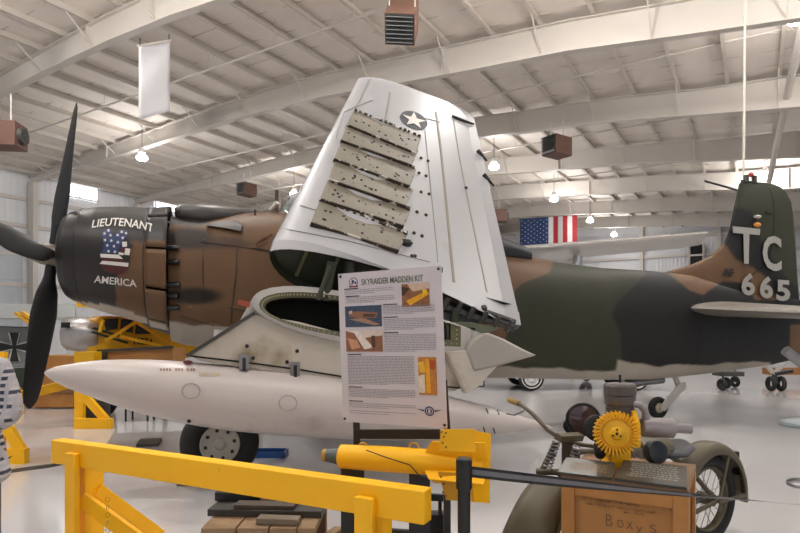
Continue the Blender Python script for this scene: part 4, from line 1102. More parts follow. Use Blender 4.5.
for i, (u0, u1, v1, lab) in enumerate(((-.03, .28, .2, 'grey engraved plaque lying on the left front of the crate top'), (.29, .655, .3, 'larger grey engraved plaque lying on the right of the crate top'))):
    t = thing('engraved_plaque', lab, 'plaque', cr((u0+u1)/2, .1, .75), 'plaques on the crate')
    q = [cr(u0, -.02, .752), cr(u1, -.02, .752), cr(u1-.02, v1, .80), cr(u0+.0, v1, .80)]; M().hexa(q, [p+Z*.007 for p in q]).build('plate', plm, t)
    def pq(a, b): return q[0].lerp(q[1], a).lerp(q[3].lerp(q[2], a), b)+Z*.009
    M().hexa([p+Z*.0 for p in (pq(.0, -.01), pq(1, -.01), pq(1, .03), pq(0, .03))], [p+Z*.004 for p in (pq(.0, -.01), pq(1, -.01), pq(1, .03), pq(0, .03))]).build('plate_edge', blk, t)
    m = M(); 
    for k in range(7 if i else 5):
        v = lerp(.25, .85, k/6) if i else lerp(.3, .7, k/4); u = .15+random.uniform(0, .05)
        while u < .85: w2 = random.uniform(.02, .07); m.add([pq(u, v), pq(u+w2, v), pq(u+w2, v+.05), pq(u, v+.05)], [(0, 1, 2, 3)]); u += w2+.02
    m.build('engraved_lines', mat('engraving' if i else 'engraving_tan', '8a8578' if i else '8a6f52', .5), t)
eng = thing('small_engine', 'yellow air-cooled engine with finned fan wheel sitting on the crate', 'engine', P(616, 461, 3.62))
ec = P(616, 433, 3.5); fa = V((-.22, -1, 0.05)).normalized(); fu, fw2 = perp(fa)
m = M().lathe(ec-fa*.02, fa, [(0, .09), (.0, .125), (.02, .125), (.028, .105), (.03, .1), (.03, .085), (.04, .08), (.045, .04), (.055, .035), (.058, .03), (.058, .001)], 40); fanw = m.build('fan_wheel', yelE, eng)
for i in range(34):
    a = 2*PI*i/34; e = fu*math.cos(a)+fw2*math.sin(a); t = fa.cross(e)
    p = ec+fa*.005; m = M().prism([p+e*.095, p+e*.135+t*.012, p+e*.136+t*.021, p+e*.095+t*.010], fa*.028); m.build('fan_blade', yelE, fanw)
m = M()
for i in range(3):
    a = 2*PI*i/3+.5; m.ball(ec+fa*.04+(fu*math.cos(a)+fw2*math.sin(a))*.025, .007, 8)
m.ball(ec+fa*.04, .009, 8); m.each('hub_bolt', blk, fanw)
M().lathe(ec+fa*-.2, fa, [(0, .06), (.02, .1), (.17, .12), (.18, .1)], 32).build('crankcase', yelE, eng)
M().box(P(616, 455, 3.62), (.13, .16, .14)).build('engine_mount', yelE, eng, .01)
cy = P(620, 414, 3.66); m = M()
cg = mat('cylinder_grey', '5f5856', .5, .4)
prof = []
for i in range(5): prof += [(.0+.016*i, .088), (.008+.016*i, .088), (.009+.016*i, .078), (.015+.016*i, .078)]
M().lathe(cy-Z*.02, Z, prof, 32).build('finned_cylinder', cg, eng)
M().lathe(cy+Z*.06, Z, [(0, .09), (.01, .095), (.055, .095), (.06, .09), (.065, .098), (.12, .1), (.135, .09), (.14, .05)], 32).build('cylinder_head', cg, eng)
M().cyl(cy+Z*.19, cy+Z*.25, .008, 8).build('spark_plug', blk, eng)
mf = mat('muffler_grey', '918a8c', .4, .5)
M().lathe(P(641, 427, 3.62), V((1, -.12, -.02)), [(0, .05), (.01, .062), (.19, .062), (.2, .05), (.2, .03), (.3, .03), (.3, .001)], 28).build('muffler', mf, eng)
M().tube([P(632, 404, 3.6), P(640, 405, 3.6), P(645, 411, 3.6), P(646, 420, 3.6)], .022, 12).build('exhaust_pipe', mf, eng)
M().lathe(P(597, 428, 3.72), V((-.3, -1, .1)), [(0, .05), (0, .085), (.04, .085), (.05, .07), (.05, .001)], 28).build('air_cleaner', blk, eng)
M().lathe(P(600, 455, 3.55), Z, [(-.02, .02), (0, .035), (.06, .04), (.1, .02)], 20).build('carburettor', blk, eng)
M().tube([P(633, 411, 3.6), P(637, 425, 3.56), P(637, 447, 3.56)], .02, 10).build('shroud', yelE, eng)
M().lathe(P(650, 452, 3.72), V((.3, -1, .2)), [(0, .06), (.03, .075), (.08, .07), (.09, .001)], 24).build('recoil_housing', mat('dark_blue_grey', '1d222b', .3), eng)

for o_, loc_, sc_ in ((crate, None, (.88, .88, 1.136)), (eng, P(616, 461, 3.62*.88), (.88, .88, .88))):
    o_.scale = sc_
    if loc_ is not None: o_.location = loc_
    else: o_.location = (o_.location.x*.88, o_.location.y*.88, 0)
for o_ in list(bpy.data.objects):
    if o_.name.startswith('engraved_plaque'):
        o_.scale = (.88, .88, .88); o_.location = (o_.location.x*.88, o_.location.y*.88, .853)
# ================= motorcycle =================
RW = G(706, 4.3); FWp = G(531, 3.42); hd = (FWp-RW).normalized(); hl = (FWp-RW).length; sd = V((-hd.y, hd.x, 0))   # heading, left side
if sd.y > 0: sdv = -sd
else: sdv = sd
moto = thing('military_motorcycle', 'olive drab military motorcycle parked behind the wooden crate', 'motorcycle', (RW+FWp)/2)
def mp(x, y, z): return RW+hd*x+sdv*y+Z*z          # x forward from rear axle, y towards the visitor
RWh = .34; bx_ = hl
def spokes(c, ax_, R, parent, n=20, name='spokes'):
    u, w = perp(ax_)
    for i in range(n):
        a = 2*PI*i/n; e = u*math.cos(a)+w*math.sin(a); b2 = a+(.35 if i % 2 else -.35); h = (u*math.cos(b2)+w*math.sin(b2))*.045+ax_*(.03 if i % 4 < 2 else -.03)
        M().cyl(c+h, c+e*R, .0028, 5).build('spoke', steel, parent)
rc = mp(0, 0, RWh)
o = M().torus(rc, sdv, RWh-.05, .05, 48, 14).build('rear_tyre', rubber, moto)
M().torus(rc, sdv, RWh-.105, .016, 40, 8, flat=2).build('rear_rim', olive, moto); spokes(rc, sdv, RWh-.11, moto); M().cyl(rc-sdv*.06, rc+sdv*.06, .045).build('rear_hub', olive, moto)
def fender(c, ax_, u, R, wid, a0, a1, drop, flare=0):
    """curved mudguard section swept round the wheel"""
    ax_ = V(ax_).normalized(); u = V(u).normalized(); w = u.cross(ax_); w = -w if w.z < 0 else w; rings = []
    for i in range(25):
        f = i/24; a = lerp(a0, a1, f); e = u*math.cos(a)+w*math.sin(a); W_ = wid*(1+flare*f); row = []
        for k in range(11):
            b = PI*k/10; row.append(c+e*(R-drop*(1-math.sin(b)**.6))+ax_*W_*math.cos(b))
        rings.append(row)
    return M().loft(rings, 0, False, False, True, False)
def solid(o, t=.004): s_ = o.modifiers.new('solid', 'SOLIDIFY'); s_.thickness = t; s_.offset = 0; return o
solid(fender(rc, sdv, -hd, RWh+.09, .1, -.12, 2.6, .085).build('rear_fender', olive, moto))
tail = mp(-RWh-.02, 0, RWh+.02)
m = M(); m.prism([mp(-.40, .03, .46), mp(-.41, .03, .34), mp(-.50, .03, .24), mp(-.52, .03, .26), mp(-.45, .03, .46)], sdv*-.06); m.build('fender_tip', olive, moto)
m = M(); m.box(mp(-.39, 0, .60), (.04, .03, .1), 0); m.box(mp(-.41, 0, .5), (.06, .06, .05), 0); m.each('tail_lamp', blk, moto)
m = M(); m.bar(mp(0, .1, .34), mp(-.12, .1, .66), .012, .025); m.bar(mp(-.34, .1, .34), mp(0, .1, .34), .012, .025); m.each('fender_brace', olive, moto)
# frame, engine, tank, seat (mostly behind the crate)
hx = hl-.30; hz_ = .92
m = M()
for y in (-.08, .08): m.tube([mp(0, y, .34), mp(.25, y, .3), mp(.95, y*.8, .28), mp(hx-.06, y*.3, .62), mp(hx, 0, .8)], .016, 10)
m.tube([mp(hx, 0, hz_-.08), mp(.6, 0, .78), mp(.25, 0, .62), mp(0, .06, .36)], .018, 10); m.tube([mp(hx, 0, hz_-.16), mp(hx, 0, hz_+.02)], .035, 12); m.build('frame', olive, moto)
m = M().lathe(mp(.68, -.09, .38), sdv, [(0, .1), (.03, .14), (.15, .14), (.18, .1)], 28); m.build('crankcase', darkg, moto)
for dx in (-.35, .3):
    a = mp(.68, 0, .42); d = (Z+hd*dx).normalized(); prof = []
    for i in range(9): prof += [(.06+.024*i, .07), (.07+.024*i, .07), (.071+.024*i, .055), (.083+.024*i, .055)]
    M().lathe(a, d, prof, 20).build('cylinder', darkg, moto)
m = M().loft([[mp(x, .16*math.cos(a)*w_2, .80+.09*math.sin(a)*w_2) for a in [2*PI*k/20 for k in range(20)]] for x, w_2 in ((.5, .5), (.56, .8), (.72, 1), (.9, 1), (1.04, .75), (1.1, .4))]); m.build('fuel_tank', olive, moto)
m = M().loft([[mp(x, .15*math.cos(a)*w_2, .78+zz+.035*math.sin(a)) for a in [2*PI*k/20 for k in range(20)]] for x, w_2, zz in ((.3, .5, .0), (.35, .95, -.01), (.45, 1.05, -.04), (.56, .8, -.04), (.68, .4, -.02), (.7, .2, -.01))]); m.build('saddle', mat('saddle_leather', '1c2028', .5), moto)
m = M().cyl(mp(.15, -.12, .3), mp(-.25, -.12, .3), .04, 14).build('exhaust_silencer', darkg, moto)
# front end, turned on the steering axis
rake = math.radians(27); hp = mp(hx, 0, hz_-.06); axs = (Z*math.cos(rake)-hd*math.sin(rake)).normalized()
SM = Matrix.Translation(hp) @ Matrix.Rotation(math.radians(36), 4, axs) @ Matrix.Translation(-hp)
fc = mp(hl, 0, RWh)
def fb_(mb, name, m_, **k): return mb.xf(SM).build(name, m_, moto, **k)
fb_(M().torus(fc, sdv, RWh-.05, .05, 48, 14), 'front_tyre', rubber); fb_(M().torus(fc, sdv, RWh-.105, .016, 40, 8, flat=2), 'front_rim', olive); fb_(M().cyl(fc-sdv*.07, fc+sdv*.07, .04), 'front_hub', olive)
u, w = perp(sdv)
for i in range(20):
    a = 2*PI*i/20; e = u*math.cos(a)+w*math.sin(a); fb_(M().cyl(fc+e*.045+sdv*(.03 if i % 2 else -.03), fc+e*(RWh-.11), .0028, 5), 'spoke', steel)
fo = fender(fc, sdv, hd, RWh+.06, .15, -.3, 2.3, .14, -.25).xf(SM).build('front_fender', olive, moto); solid(fo)
for y in (-.1, .1):
    fb_(M().tube([fc+sdv*y, fc+sdv*y+axs*.35, fc+sdv*y*.7+axs*.62+hd*.03, hp+sdv*y*.6+hd*.05], .018, 10), 'fork_leg', olive)
    fb_(M().tube([fc+sdv*y-hd*.07+Z*.0, fc+sdv*y-hd*.05+axs*.45, hp+sdv*y*.6-axs*.05], .014, 10), 'fork_leg', olive)
    pts = []
    for i in range(73):
        a = 2*PI*i/8; h = .46+.2*i/72; pts.append(fc+sdv*(y*.62)+axs*h+hd*.07+(hd*math.cos(a)+sdv*math.sin(a))*.024)
    fb_(M().tube(pts, .005, 6), 'fork_spring', steel)
fb_(M().tube([fc+axs*.4+sdv*.12, fc+axs*.46+hd*.05, fc+axs*.4-sdv*.12], .02, 10), 'fork_crown', olive)
fb_(M().box(hp+hd*.08+axs*.1, (.2, .05, .04)), 'fork_clamp', olive)
hb = []
for y, x, z in ((-.46, -.2, .12), (-.38, -.13, .14), (-.27, -.02, .14), (-.14, .02, .08), (0, .03, .05), (.14, .02, .08), (.27, -.02, .14), (.38, -.13, .14), (.46, -.2, .12)): hb.append(hp+sdv*y+hd*x+Z*(z+.0))
fb_(M().tube(hb, .013, 12), 'handlebar', olive)
for sg in (-1, 1): 
    g = [hp+sdv*sg*.39+hd*-.14+Z*.138, hp+sdv*sg*.48+hd*-.22+Z*.118]; fb_(M().tube(g, .019, 12), 'grip', mat('grip_tan', '8a6a2c', .6))
    fb_(M().tube([hp+sdv*sg*.33-hd*.05+Z*.13, hp+sdv*sg*.38-hd*.05+Z*.08, hp+sdv*sg*.45-hd*.12+Z*.05], .006, 6), 'brake_lever', steel)
hlp = P(583, 419, 3.72); ha = V((-.28, -1, -.05)).normalized()
M().lathe(hlp-ha*.1, ha, [(0, .04), (.04, .09), (.1, .108), (.115, .11), (.12, .105)], 32).build('headlight', blk, moto)
M().lathe(hlp+ha*.008, ha, [(0, .1), (.012, .09), (.02, .05), (.024, .001)], 32).build('headlight_lens', mat('lens_dark', '6a5a5c', .05, .6), moto)
M().lathe(P(571, 425, 3.8), V((-.3, -1, 0)), [(0, .03), (.02, .05), (.05, .05)], 20).build('horn', blk, moto)

# ================= stacked timber and plates behind the barrier =================
pal = thing('timber_crate', 'old wooden crate of planks on the floor behind the yellow barrier', 'crate', (-.79, 3.45, 0))
for i, (x, w2) in enumerate(((-1.01, .19), (-.82, .17), (-.65, .15), (-.52, .1))): M().box((x, 3.45, .48), (w2, .52, .04), 0).build('plank', woodl, pal, .004)
for z in (.42, .28, .12): M().box((-.79, 3.2, z), (.64, .025, .1), 0).build('side_board', woodl, pal, .004)
M().box((-.79, 3.7, .25), (.64, .025, .4), 0).build('side_board', woodd, pal, .004)
for x in (-1.08, -.5):
    for y in (3.23, 3.67): M().box((x, y, .23), (.06, .04, .46), 0).build('post', woodd, pal, .004)
pg = 'plates and boards stacked on the timber crate'
def slab(name, lab, cat, c, size, rz, m_, bev=.004): tag(M().box(c, size, rz).build(name, m_, None, bev), lab, cat, pg)
slab('dark_plate', 'wide dark grey steel plate on top of the timber crate', 'plate', (-.79, 3.5, .522), (.68, .26, .042), -.06, darkg)
slab('dark_plate', 'narrow dark board lying on the wide grey plate', 'plate', (-.8, 3.43, .556), (.36, .1, .025), -.05, mat('board_dark', '453a32', .6))
slab('wood_block', 'short greyish wood block at the front of the timber crate', 'wood block', (-.69, 3.27, .52), (.24, .08, .035), -.1, mat('grey_wood', '7f7163', .7, var=.2))
slab('black_box', 'flat black metal box under the yellow rail left of the boards', 'box', (-1.0, 3.57, .572), (.28, .08, .055), -.12, blk)
slab('wood_board', 'reddish brown board lying across the stack under the yellow rail', 'board', (-.66, 3.55, .558), (.38, .1, .028), .0, mat('red_wood', '7a5140', .7, var=.2))
for i, (x, y, z, r_) in enumerate(((-.41, 3.42, .40, .9), (-.33, 3.46, .37, 1.0), (-.25, 3.5, .34, 1.1))):
    tag(M().box((x, y, z/2), (.2, .06, z), r_+.3).build('timber_block', woodl, None, .004), ('upright timber block at the right end of the stack, nearest to the grey plate', 'middle upright timber block at the right end of the stack', 'outermost upright timber block at the right end of the stack')[i], 'wood block', 'timber blocks at the end of the stack')

# ================= floor marks and trays =================
def floorq(name, pts, m_, h, lab, cat, kind=None):
    o = M().prism([G(px, F*CZ/(py-H0)) for px, py in pts], Z*h).build(name, m_)
    for v in o.data.vertices: pass
    return tag(o, lab, cat, None, kind)
tape = mat('floor_tape_dark', '1d1e22', .5)
floorq('floor_cable_cover', [(-20, 473.5), (50, 464.5), (118, 450), (118, 452.5), (50, 467.5), (-20, 477)], tape, .006, 'thin dark strip running across the floor from the left edge', 'floor strip')
mt_ = floorq('drip_mat', [(108, 443), (113, 434), (200, 431), (262, 433), (262, 452), (100, 453)], mat('mat_grey', '8f8a88', .3), .008, 'grey drip mat on the floor under the fuel tank, left of the wheel', 'mat')
floorq('drip_tray', [(136, 448), (140, 442), (162, 441), (158, 447)], darkg, .05, 'small dark tray on the grey drip mat', 'tray')
floorq('wheel_shadow', [(176, 486), (180, 480), (258, 480), (262, 488)], darkg, .004, 'thin dark sheet painting the shadow under the main wheel', 'sheet')  # wheel shadow put in as a dark sheet on the floor
bt = thing('blue_tray', 'blue plastic tray on the floor behind the wheel, under the fuel tank', 'tray', G(270, F*CZ/(456-H0)))
c = G(270, F*CZ/(456-H0)); M().box(c+Z*.01, (.4, .25, .02)).build('tray_bottom', mat('tray_blue', '1f4a86', .4), bt)
for dx, dy, sx, sy in ((0, -.125, .4, .02), (0, .125, .4, .02), (-.2, 0, .02, .25), (.2, 0, .02, .25)): M().box(c+V((dx, dy, .04)), (sx, sy, .07)).build('tray_side', MATS['tray_blue'], bt)

# ================= person at the left edge =================
skin = mat('skin', 'b5806a', .55, var=.05)
plaid = bpy.data.materials.new('plaid_shirt'); plaid.use_nodes = True; nt = plaid.node_tree; bs = nt.nodes['Principled BSDF']; bs.inputs['Roughness'].default_value = .8
tc = nt.nodes.new('ShaderNodeTexCoord'); mx = None; prev = None
for i, (axis, sc_, col) in enumerate((('X', 13, '23293c'), ('Z', 13, '23293c'), ('Z', 26, 'b9b4b4'), ('X', 26, 'a9a4a8'))):
    wv = nt.nodes.new('ShaderNodeTexWave'); wv.bands_direction = axis; wv.inputs['Scale'].default_value = sc_/ 3.0; wv.inputs['Distortion'].default_value = .8; wv.inputs['Detail Scale'].default_value = .6
    nt.links.new(tc.outputs['Object'], wv.inputs['Vector']); rp = nt.nodes.new('ShaderNodeValToRGB'); rp.color_ramp.elements[0].position = .5; rp.color_ramp.elements[1].position = .62
    rp.color_ramp.elements[1].color = (.95, .95, .95, 1); nt.links.new(wv.outputs['Fac'], rp.inputs[0]); mx = nt.nodes.new('ShaderNodeMixRGB'); mx.inputs[2].default_value = (*srgb(col), 1); nt.links.new(rp.outputs[0], mx.inputs[0])
    if prev: nt.links.new(prev, mx.inputs[1])
    else: mx.inputs[1].default_value = (*srgb('a9a5ab'), 1)
    prev = mx.outputs[0]
nt.links.new(prev, bs.inputs['Base Color'])
PX, PY = -2.355, 3.1
per = thing('person', 'person in a blue and white plaid shirt with bent arm at the left edge', 'person', (PX, PY, 0))
def skinmesh(name, pts, edges, m_, sub=2):
    me = bpy.data.meshes.new(name); me.from_pydata([V(p[:3]) for p in pts], edges, []); me.materials.append(m_)
    o = bpy.data.objects.new(name, me); sc.collection.objects.link(o); o.parent = per
    s_ = o.modifiers.new('skin', 'SKIN'); s_.use_smooth_shade = True
    for i, p in enumerate(pts):
        me.skin_vertices[0].data[i].radius = (p[3], p[4] if len(p) > 4 else p[3]); me.skin_vertices[0].data[i].use_root = (i == 0)
    o.modifiers.new('sub', 'SUBSURF').levels = sub; o.modifiers['sub'].render_levels = sub
    return o
# x towards picture right, y away; origin at the feet
B = [(0, 0, .95, .13, .11), (0, 0, 1.15, .12, .1), (0, 0, 1.32, .15, .1), (0, 0, 1.43, .1, .08), (0, 0, 1.5, .05), (0, .0, 1.56, .055), (0, -.01, 1.64, .08, .09), (0, -.01, 1.73, .075, .085),
     (.17, 0, 1.39, .055), (.235, .0, 1.12, .045), (.12, -.17, 1.07, .035), (.05, -.22, 1.09, .028),
     (-.17, 0, 1.39, .055), (-.235, .0, 1.12, .045), (-.12, -.17, 1.05, .035), (-.04, -.2, 1.05, .028),
     (.09, 0, .85, .09), (.11, 0, .48, .06), (.12, .02, .09, .045), (.12, -.12, .04, .04, .03), (-.09, 0, .85, .09), (-.11, 0, .48, .06), (-.12, .02, .09, .045), (-.12, -.12, .04, .04, .03)]
E = [(0, 1), (1, 2), (2, 3), (3, 4), (4, 5), (5, 6), (6, 7), (3, 8), (8, 9), (9, 10), (10, 11), (3, 12), (12, 13), (13, 14), (14, 15), (0, 16), (16, 17), (17, 18), (18, 19), (0, 20), (20, 21), (21, 22), (22, 23)]
skinmesh('body', B, E, skin)
Sh = [(0, 0, .74, .26, .2), (0, 0, .85, .25, .19), (0, 0, 1.0, .2, .17), (0, 0, 1.2, .18, .14), (0, 0, 1.34, .18, .13), (0, 0, 1.44, .09, .08), (.19, 0, 1.39, .08), (.27, .0, 1.14, .075), (.14, -.16, 1.07, .05), (-.18, 0, 1.4, .075), (-.245, .0, 1.12, .062), (-.14, -.16, 1.05, .05)]
skinmesh('shirt', Sh, [(0, 1), (1, 2), (2, 3), (3, 4), (4, 5), (4, 6), (6, 7), (7, 8), (4, 9), (9, 10), (10, 11)], plaid)
skinmesh('trousers', [(0, 0, .92, .14, .12), (.095, 0, .8, .1), (.115, 0, .48, .078), (.125, .01, .1, .07), (-.095, 0, .8, .1), (-.115, 0, .48, .078), (-.125, .01, .1, .07)], [(0, 1), (1, 2), (2, 3), (0, 4), (4, 5), (5, 6)], mat('trouser_denim', '2b3140', .8))
for sx, hx_ in ((1, .05), (-1, -.04)):
    for k, (ln, dz_) in enumerate(((.06, .02), (.068, .008), (.063, -.006), (.05, -.02))):
        b_ = (hx_, -.225 if sx > 0 else -.2, 1.09+dz_ if sx > 0 else 1.05+dz_)
        skinmesh('finger', [(b_[0], b_[1], b_[2], .009), (b_[0]-sx*ln*.6, b_[1]-.012, b_[2], .0085), (b_[0]-sx*ln, b_[1]+.012, b_[2]-.004, .007)], [(0, 1), (1, 2)], skin, 1)
    skinmesh('thumb', [(hx_+sx*.02, -.22, (1.1 if sx > 0 else 1.06), .011), (hx_, -.24, (1.125 if sx > 0 else 1.085), .01), (hx_-sx*.025, -.24, (1.135 if sx > 0 else 1.095), .008)], [(0, 1), (1, 2)], skin, 1)
WO['per'] = V((0, 0, 0))
o = M().ball((PX, PY+.02, 1.745), .098, 20, sx=.9, sy=1.05, sz=.95).build('hair', mat('hair_brown', '3a2a20', .8), per)
m = M(); m.ball((PX, PY-.115, 1.655), .016, 10, sz=1.5); m.ball((PX-.085, PY, 1.66), .022, 10, sx=.4); m.ball((PX+.085, PY, 1.66), .022, 10, sx=.4); m.each('nose_or_ear', skin, per)
m = M(); m.ball((PX-.03, PY-.1, 1.685), .01, 8); m.ball((PX+.03, PY-.1, 1.685), .01, 8); m.each('eye', blk, per)
M().box((PX, PY-.104, 1.615), (.045, .01, .008)).build('mouth', mat('lips', '8c4a42', .5), per)
for sg in (-1, 1): M().box((PX+sg*.12, PY-.05, .045), (.1, .28, .09)).build('shoe', blk, per, .03)

# ================= silver high-wing aeroplane behind =================
Yw1, Yw2 = 16.6, 18.2
sp_ = thing('silver_aeroplane', 'silver high-wing aeroplane standing behind the camouflaged fuselage', 'aircraft', G(575, 17.6))
wa_, wb_ = P(500, 257, Yw1), P(702, 240, Yw2); wd = (wb_-wa_).normalized(); wn = V((-wd.y, wd.x, 0))
rings = []
for i in range(15):
    f = i/14; c = wa_.lerp(wb_, f); ch = 1.7 if f < .9 else 1.7*math.sqrt(max(.02, 1-((f-.9)/.1)**2*.97)); tk_ = .16*(1 if f < .95 else .8)
    rings.append([c+wn*(ch*.5*math.cos(2*PI*k/24))+Z*(tk_*math.sin(2*PI*k/24)*(1 if math.sin(2*PI*k/24) > 0 else .7)-.12*math.cos(2*PI*k/24)) for k in range(24)])
M().loft(rings).build('wing', mat('polished_wing', 'cfccc8', .28, .55, var=.06), sp_)
c = P(562, 300, 17.3); fd = (wn+wd*.1).normalized()
M().loft([[c+fd*s_+wd*(w_*math.cos(2*PI*k/24))+Z*(h_*math.sin(2*PI*k/24)+z_) for k in range(24)] for s_, w_, h_, z_ in ((-1.6, .25, .25, -.2), (-1.5, .45, .45, -.2), (-.6, .6, .7, -.1), (.8, .6, .8, 0), (2.2, .45, .5, -.1), (5, .15, .2, .1))]).build('fuselage', alum, sp_)
M().cyl(P(578, 256, 17.2), P(572, 300, 17.2), .14, 12).build('wing_strut', alum, sp_)
for dx in (-1, 1):
    w0 = c+wd*dx*1.0+fd*.4; w0 = V((w0.x, w0.y, .32)); M().torus(w0, wd, .23, .09, 28, 10).build('tyre', rubber, sp_); M().cyl(w0, c+wd*dx*.4+fd*.4-Z*.3, .05).build('gear_leg', alum, sp_)

# ================= parked car beyond =================
cX = G(531, 15.1); car = thing('classic_car', 'dark classic car with whitewall tyres seen under the fuselage', 'car', cX+V((1.4, .8, 0)))
def cq(x, y, z): return cX+V((x, y, z))
bodyR = []
for x, z0, z1, w_ in ((-.95, .4, .62, .6), (-.85, .3, .75, .82), (-.4, .3, .86, .88), (.7, .28, .9, .9), (1.1, .28, 1.36, .78), (2.1, .28, 1.42, .78), (2.7, .28, .98, .9), (3.5, .3, .9, .86), (3.75, .4, .7, .7)):
    bodyR.append([cq(x, .8+w_*math.copysign(abs(math.cos(a))**.6, math.cos(a))*(1 if math.sin(a) < .3 else .85), (z0+z1)/2+(z1-z0)/2*math.copysign(abs(math.sin(a))**.6, math.sin(a))) for a in [2*PI*k/24 for k in range(24)]])
M().loft(bodyR).build('body', mat('car_maroon', '1d1214', .25, coat=.5), car)
for x in (0, 2.75):
    for y in (0, 1.6):
        o_ = V((0, -1 if y == 0 else 1, 0)); p = cq(x, y-.02 if y == 0 else y, .34)
        M().torus(p, o_, .26, .08, 30, 10).build('tyre', rubber, car)
        wh = M().torus(p+o_*.075, o_, .255, .016, 30, 6).build('whitewall', mat('whitewall', 'c9c5bd', .5), car)
        M().lathe(p, o_, [(0, .2), (.06, .2), (.08, .15), (.07, .1), (.11, .05), (.115, .001)], 24).build('hubcap', chrome, car)
M().box(cq(-.98, .8, .42), (.08, 1.5, .12)).build('bumper', chrome, car, .02)

# ================= trestles and gear at far right =================
t = thing('wheeled_trolley', 'small dark wheeled trolley standing under the rear fuselage', 'trolley', G(727, 15.4))
for px, Yt in ((722, 15.2), (726, 15.6), (735, 16)):
    p = G(px, Yt)+Z*.16; M().torus(p, V((1, .3, 0)), .11, .05, 24, 10).build('tyre', rubber, t)
M().box(G(728, 15.6)+Z*.42, (.6, .5, .12)).build('frame', darkg, t); M().cyl(G(723, 15.3)+Z*.15, G(723, 15.3)+Z*.62, .03).build('post', darkg, t); M().cyl(G(735, 16)+Z*.15, G(735, 16)+Z*.5, .03).build('post', darkg, t)
t = thing('gear_stand', 'silver forked wheel strut with dark twin tyres at the lower right', 'landing gear', G(776, 15))
for dx in (-.13, .13): M().torus(G(776, 15)+V((dx, 0, .2)), V((1, 0, 0)), .14, .06, 26, 10).build('tyre', rubber, t)
M().cyl(G(776, 15)+Z*.2, P(774, 372, 15), .06).build('axle_post', darkg, t)
M().bar(P(774, 374, 15), P(765, 364, 15), .12, .06).build('fork_arm', silverp, t); M().bar(P(774, 374, 15), P(786, 362, 15), .12, .06).build('fork_arm', silverp, t)
M().bar(P(776, 374, 14.9), P(792, 371, 14.9), .1, .08).build('drag_link', blk, t)
M().bar(P(764, 366, 15.1), P(788, 363, 15.1), .1, .04).build('cross_bar', silverp, t)
tag(M().box(G(800, 17.5)+Z*.35, (2.1, .4, .2), .05).build('low_bench', mat('orange_wood', '8a5a30', .6)), 'low brown wooden board behind the forked wheel strut', 'bench')
tag(M().cyl(P(785, 350, 8.2), P(812, 372, 8.2), .07, 20).build('silver_tube', steel), 'silver tube poking in diagonally at the right edge', 'tube')
st2 = thing('silver_stanchion', 'silver stanchion base on the floor at the right edge', 'stanchion', G(806, 5.9))
M().lathe(G(806, 5.9), Z, [(0, .17), (.03, .17), (.05, .14), (.06, .03)], 28).build('base', steel, st2); M().cyl(G(806, 5.9)+Z*.05, G(806, 5.9)+Z*.95, .025).build('pole', steel, st2)
tag(M().lathe(G(812, 9.6), Z, [(0, .45), (.02, .47), (.06, .46), (.1, .3), (.11, .01)], 36).build('round_plinth', mat('pale_blue_grey', 'a7b4ba', .3)), 'pale round plinth on the floor at the right edge', 'plinth')

# ================= left background =================
cubY = mat('cub_yellow', 'd9a40c', .4); gl = mat('window_dark', '2c3238', .15); grn = mat('stripe_green', '17301f', .5)
cub = thing('yellow_light_aircraft', 'yellow high-wing light aircraft with bare silver cowling behind the propeller', 'aircraft', G(120, 11.5))
def cu(px, py, Y=11): return P(px, py, Y)
M().lathe(cu(62, 334, 10.9), V((1, .25, -.02)), [(0, .12), (.03, .24), (.1, .3), (.35, .34), (.6, .33), (.68, .3)], 28).build('cowling', mat('bare_metal', 'a5a2a2', .35, .7, var=.2, scale=9), cub)
M().box(cu(65.5, 325, 10.6), (.14, .05, .1)).build('cooling_opening', dark, cub)
rg = []
for px, t_, b_, w_ in ((93, 318, 352, .3), (100, 316, 357, .38), (112, 316, 361, .42), (140, 318, 364, .42), (160, 322, 362, .36), (200, 331, 356, .24), (260, 338, 352, .12)):
    Y_ = 11.1+(px-93)*.009; hi, lo = P(px, t_, Y_), P(px, b_, Y_); zc, hh = (hi.z+lo.z)/2, (hi.z-lo.z)/2
    rg.append([V((hi.x, Y_+w_*math.copysign(abs(math.cos(a))**.5, math.cos(a)), zc+hh*math.copysign(abs(math.sin(a))**.5, math.sin(a)))) for a in [2*PI*k/24 for k in range(24)]])
M().loft(rg).build('fuselage', cubY, cub)
yn = lambda px: 11.1+(px-93)*.009-.47
def cs(px, py): return P(px, py, yn(px)+.012)
for poly in ([(103, 319), (118, 318), (117, 329), (106, 331)], [(121, 319), (133, 320), (132, 333), (120, 330)], [(136, 321), (151, 323), (150, 334), (135, 334)]):
    M().prism([cs(*p) for p in poly], V((0, .03, 0))).build('cabin_window', gl, cub)
for poly in ([(91, 329), (94, 327), (133, 339), (133, 341)], [(90, 332.5), (93, 331), (128, 342), (127, 344)]):
    M().prism([cs(*p) for p in poly], V((0, .02, 0))).build('green_stripe', grn, cub)
vs, fs = textmesh('N074', .03); M().add([cs(lerp(134, 153, x), lerp(344.5, 337, y)+1.5*x)-V((0, .012, 0)) for x, y in vs], fs).build('registration', grn, cub)
for a, b in (((112, 341), (142, 322)), ((142, 322), (180, 346)), ((126, 336), (168, 346)), ((110, 320), (107, 332))): M().bar(cs(*a)-V((0, .25, 0)), cs(*b)-V((0, .25, 0)), .05, .06).build('wing_strut', cubY, cub)
M().box(cu(172, 306, 11.6), (2.4, 2.6, .14)).build('wing', cubY, cub)
for dy in (-.5, .6):
    M().torus(G(104, 11.2+dy)+Z*.25, V((0, 1, 0)), .17, .08, 26, 10).build('tyre', rubber, cub); M().cyl(G(104, 11.2+dy)+Z*.25, P(108, 356, 11.4), .03).build('gear_leg', cubY, cub)
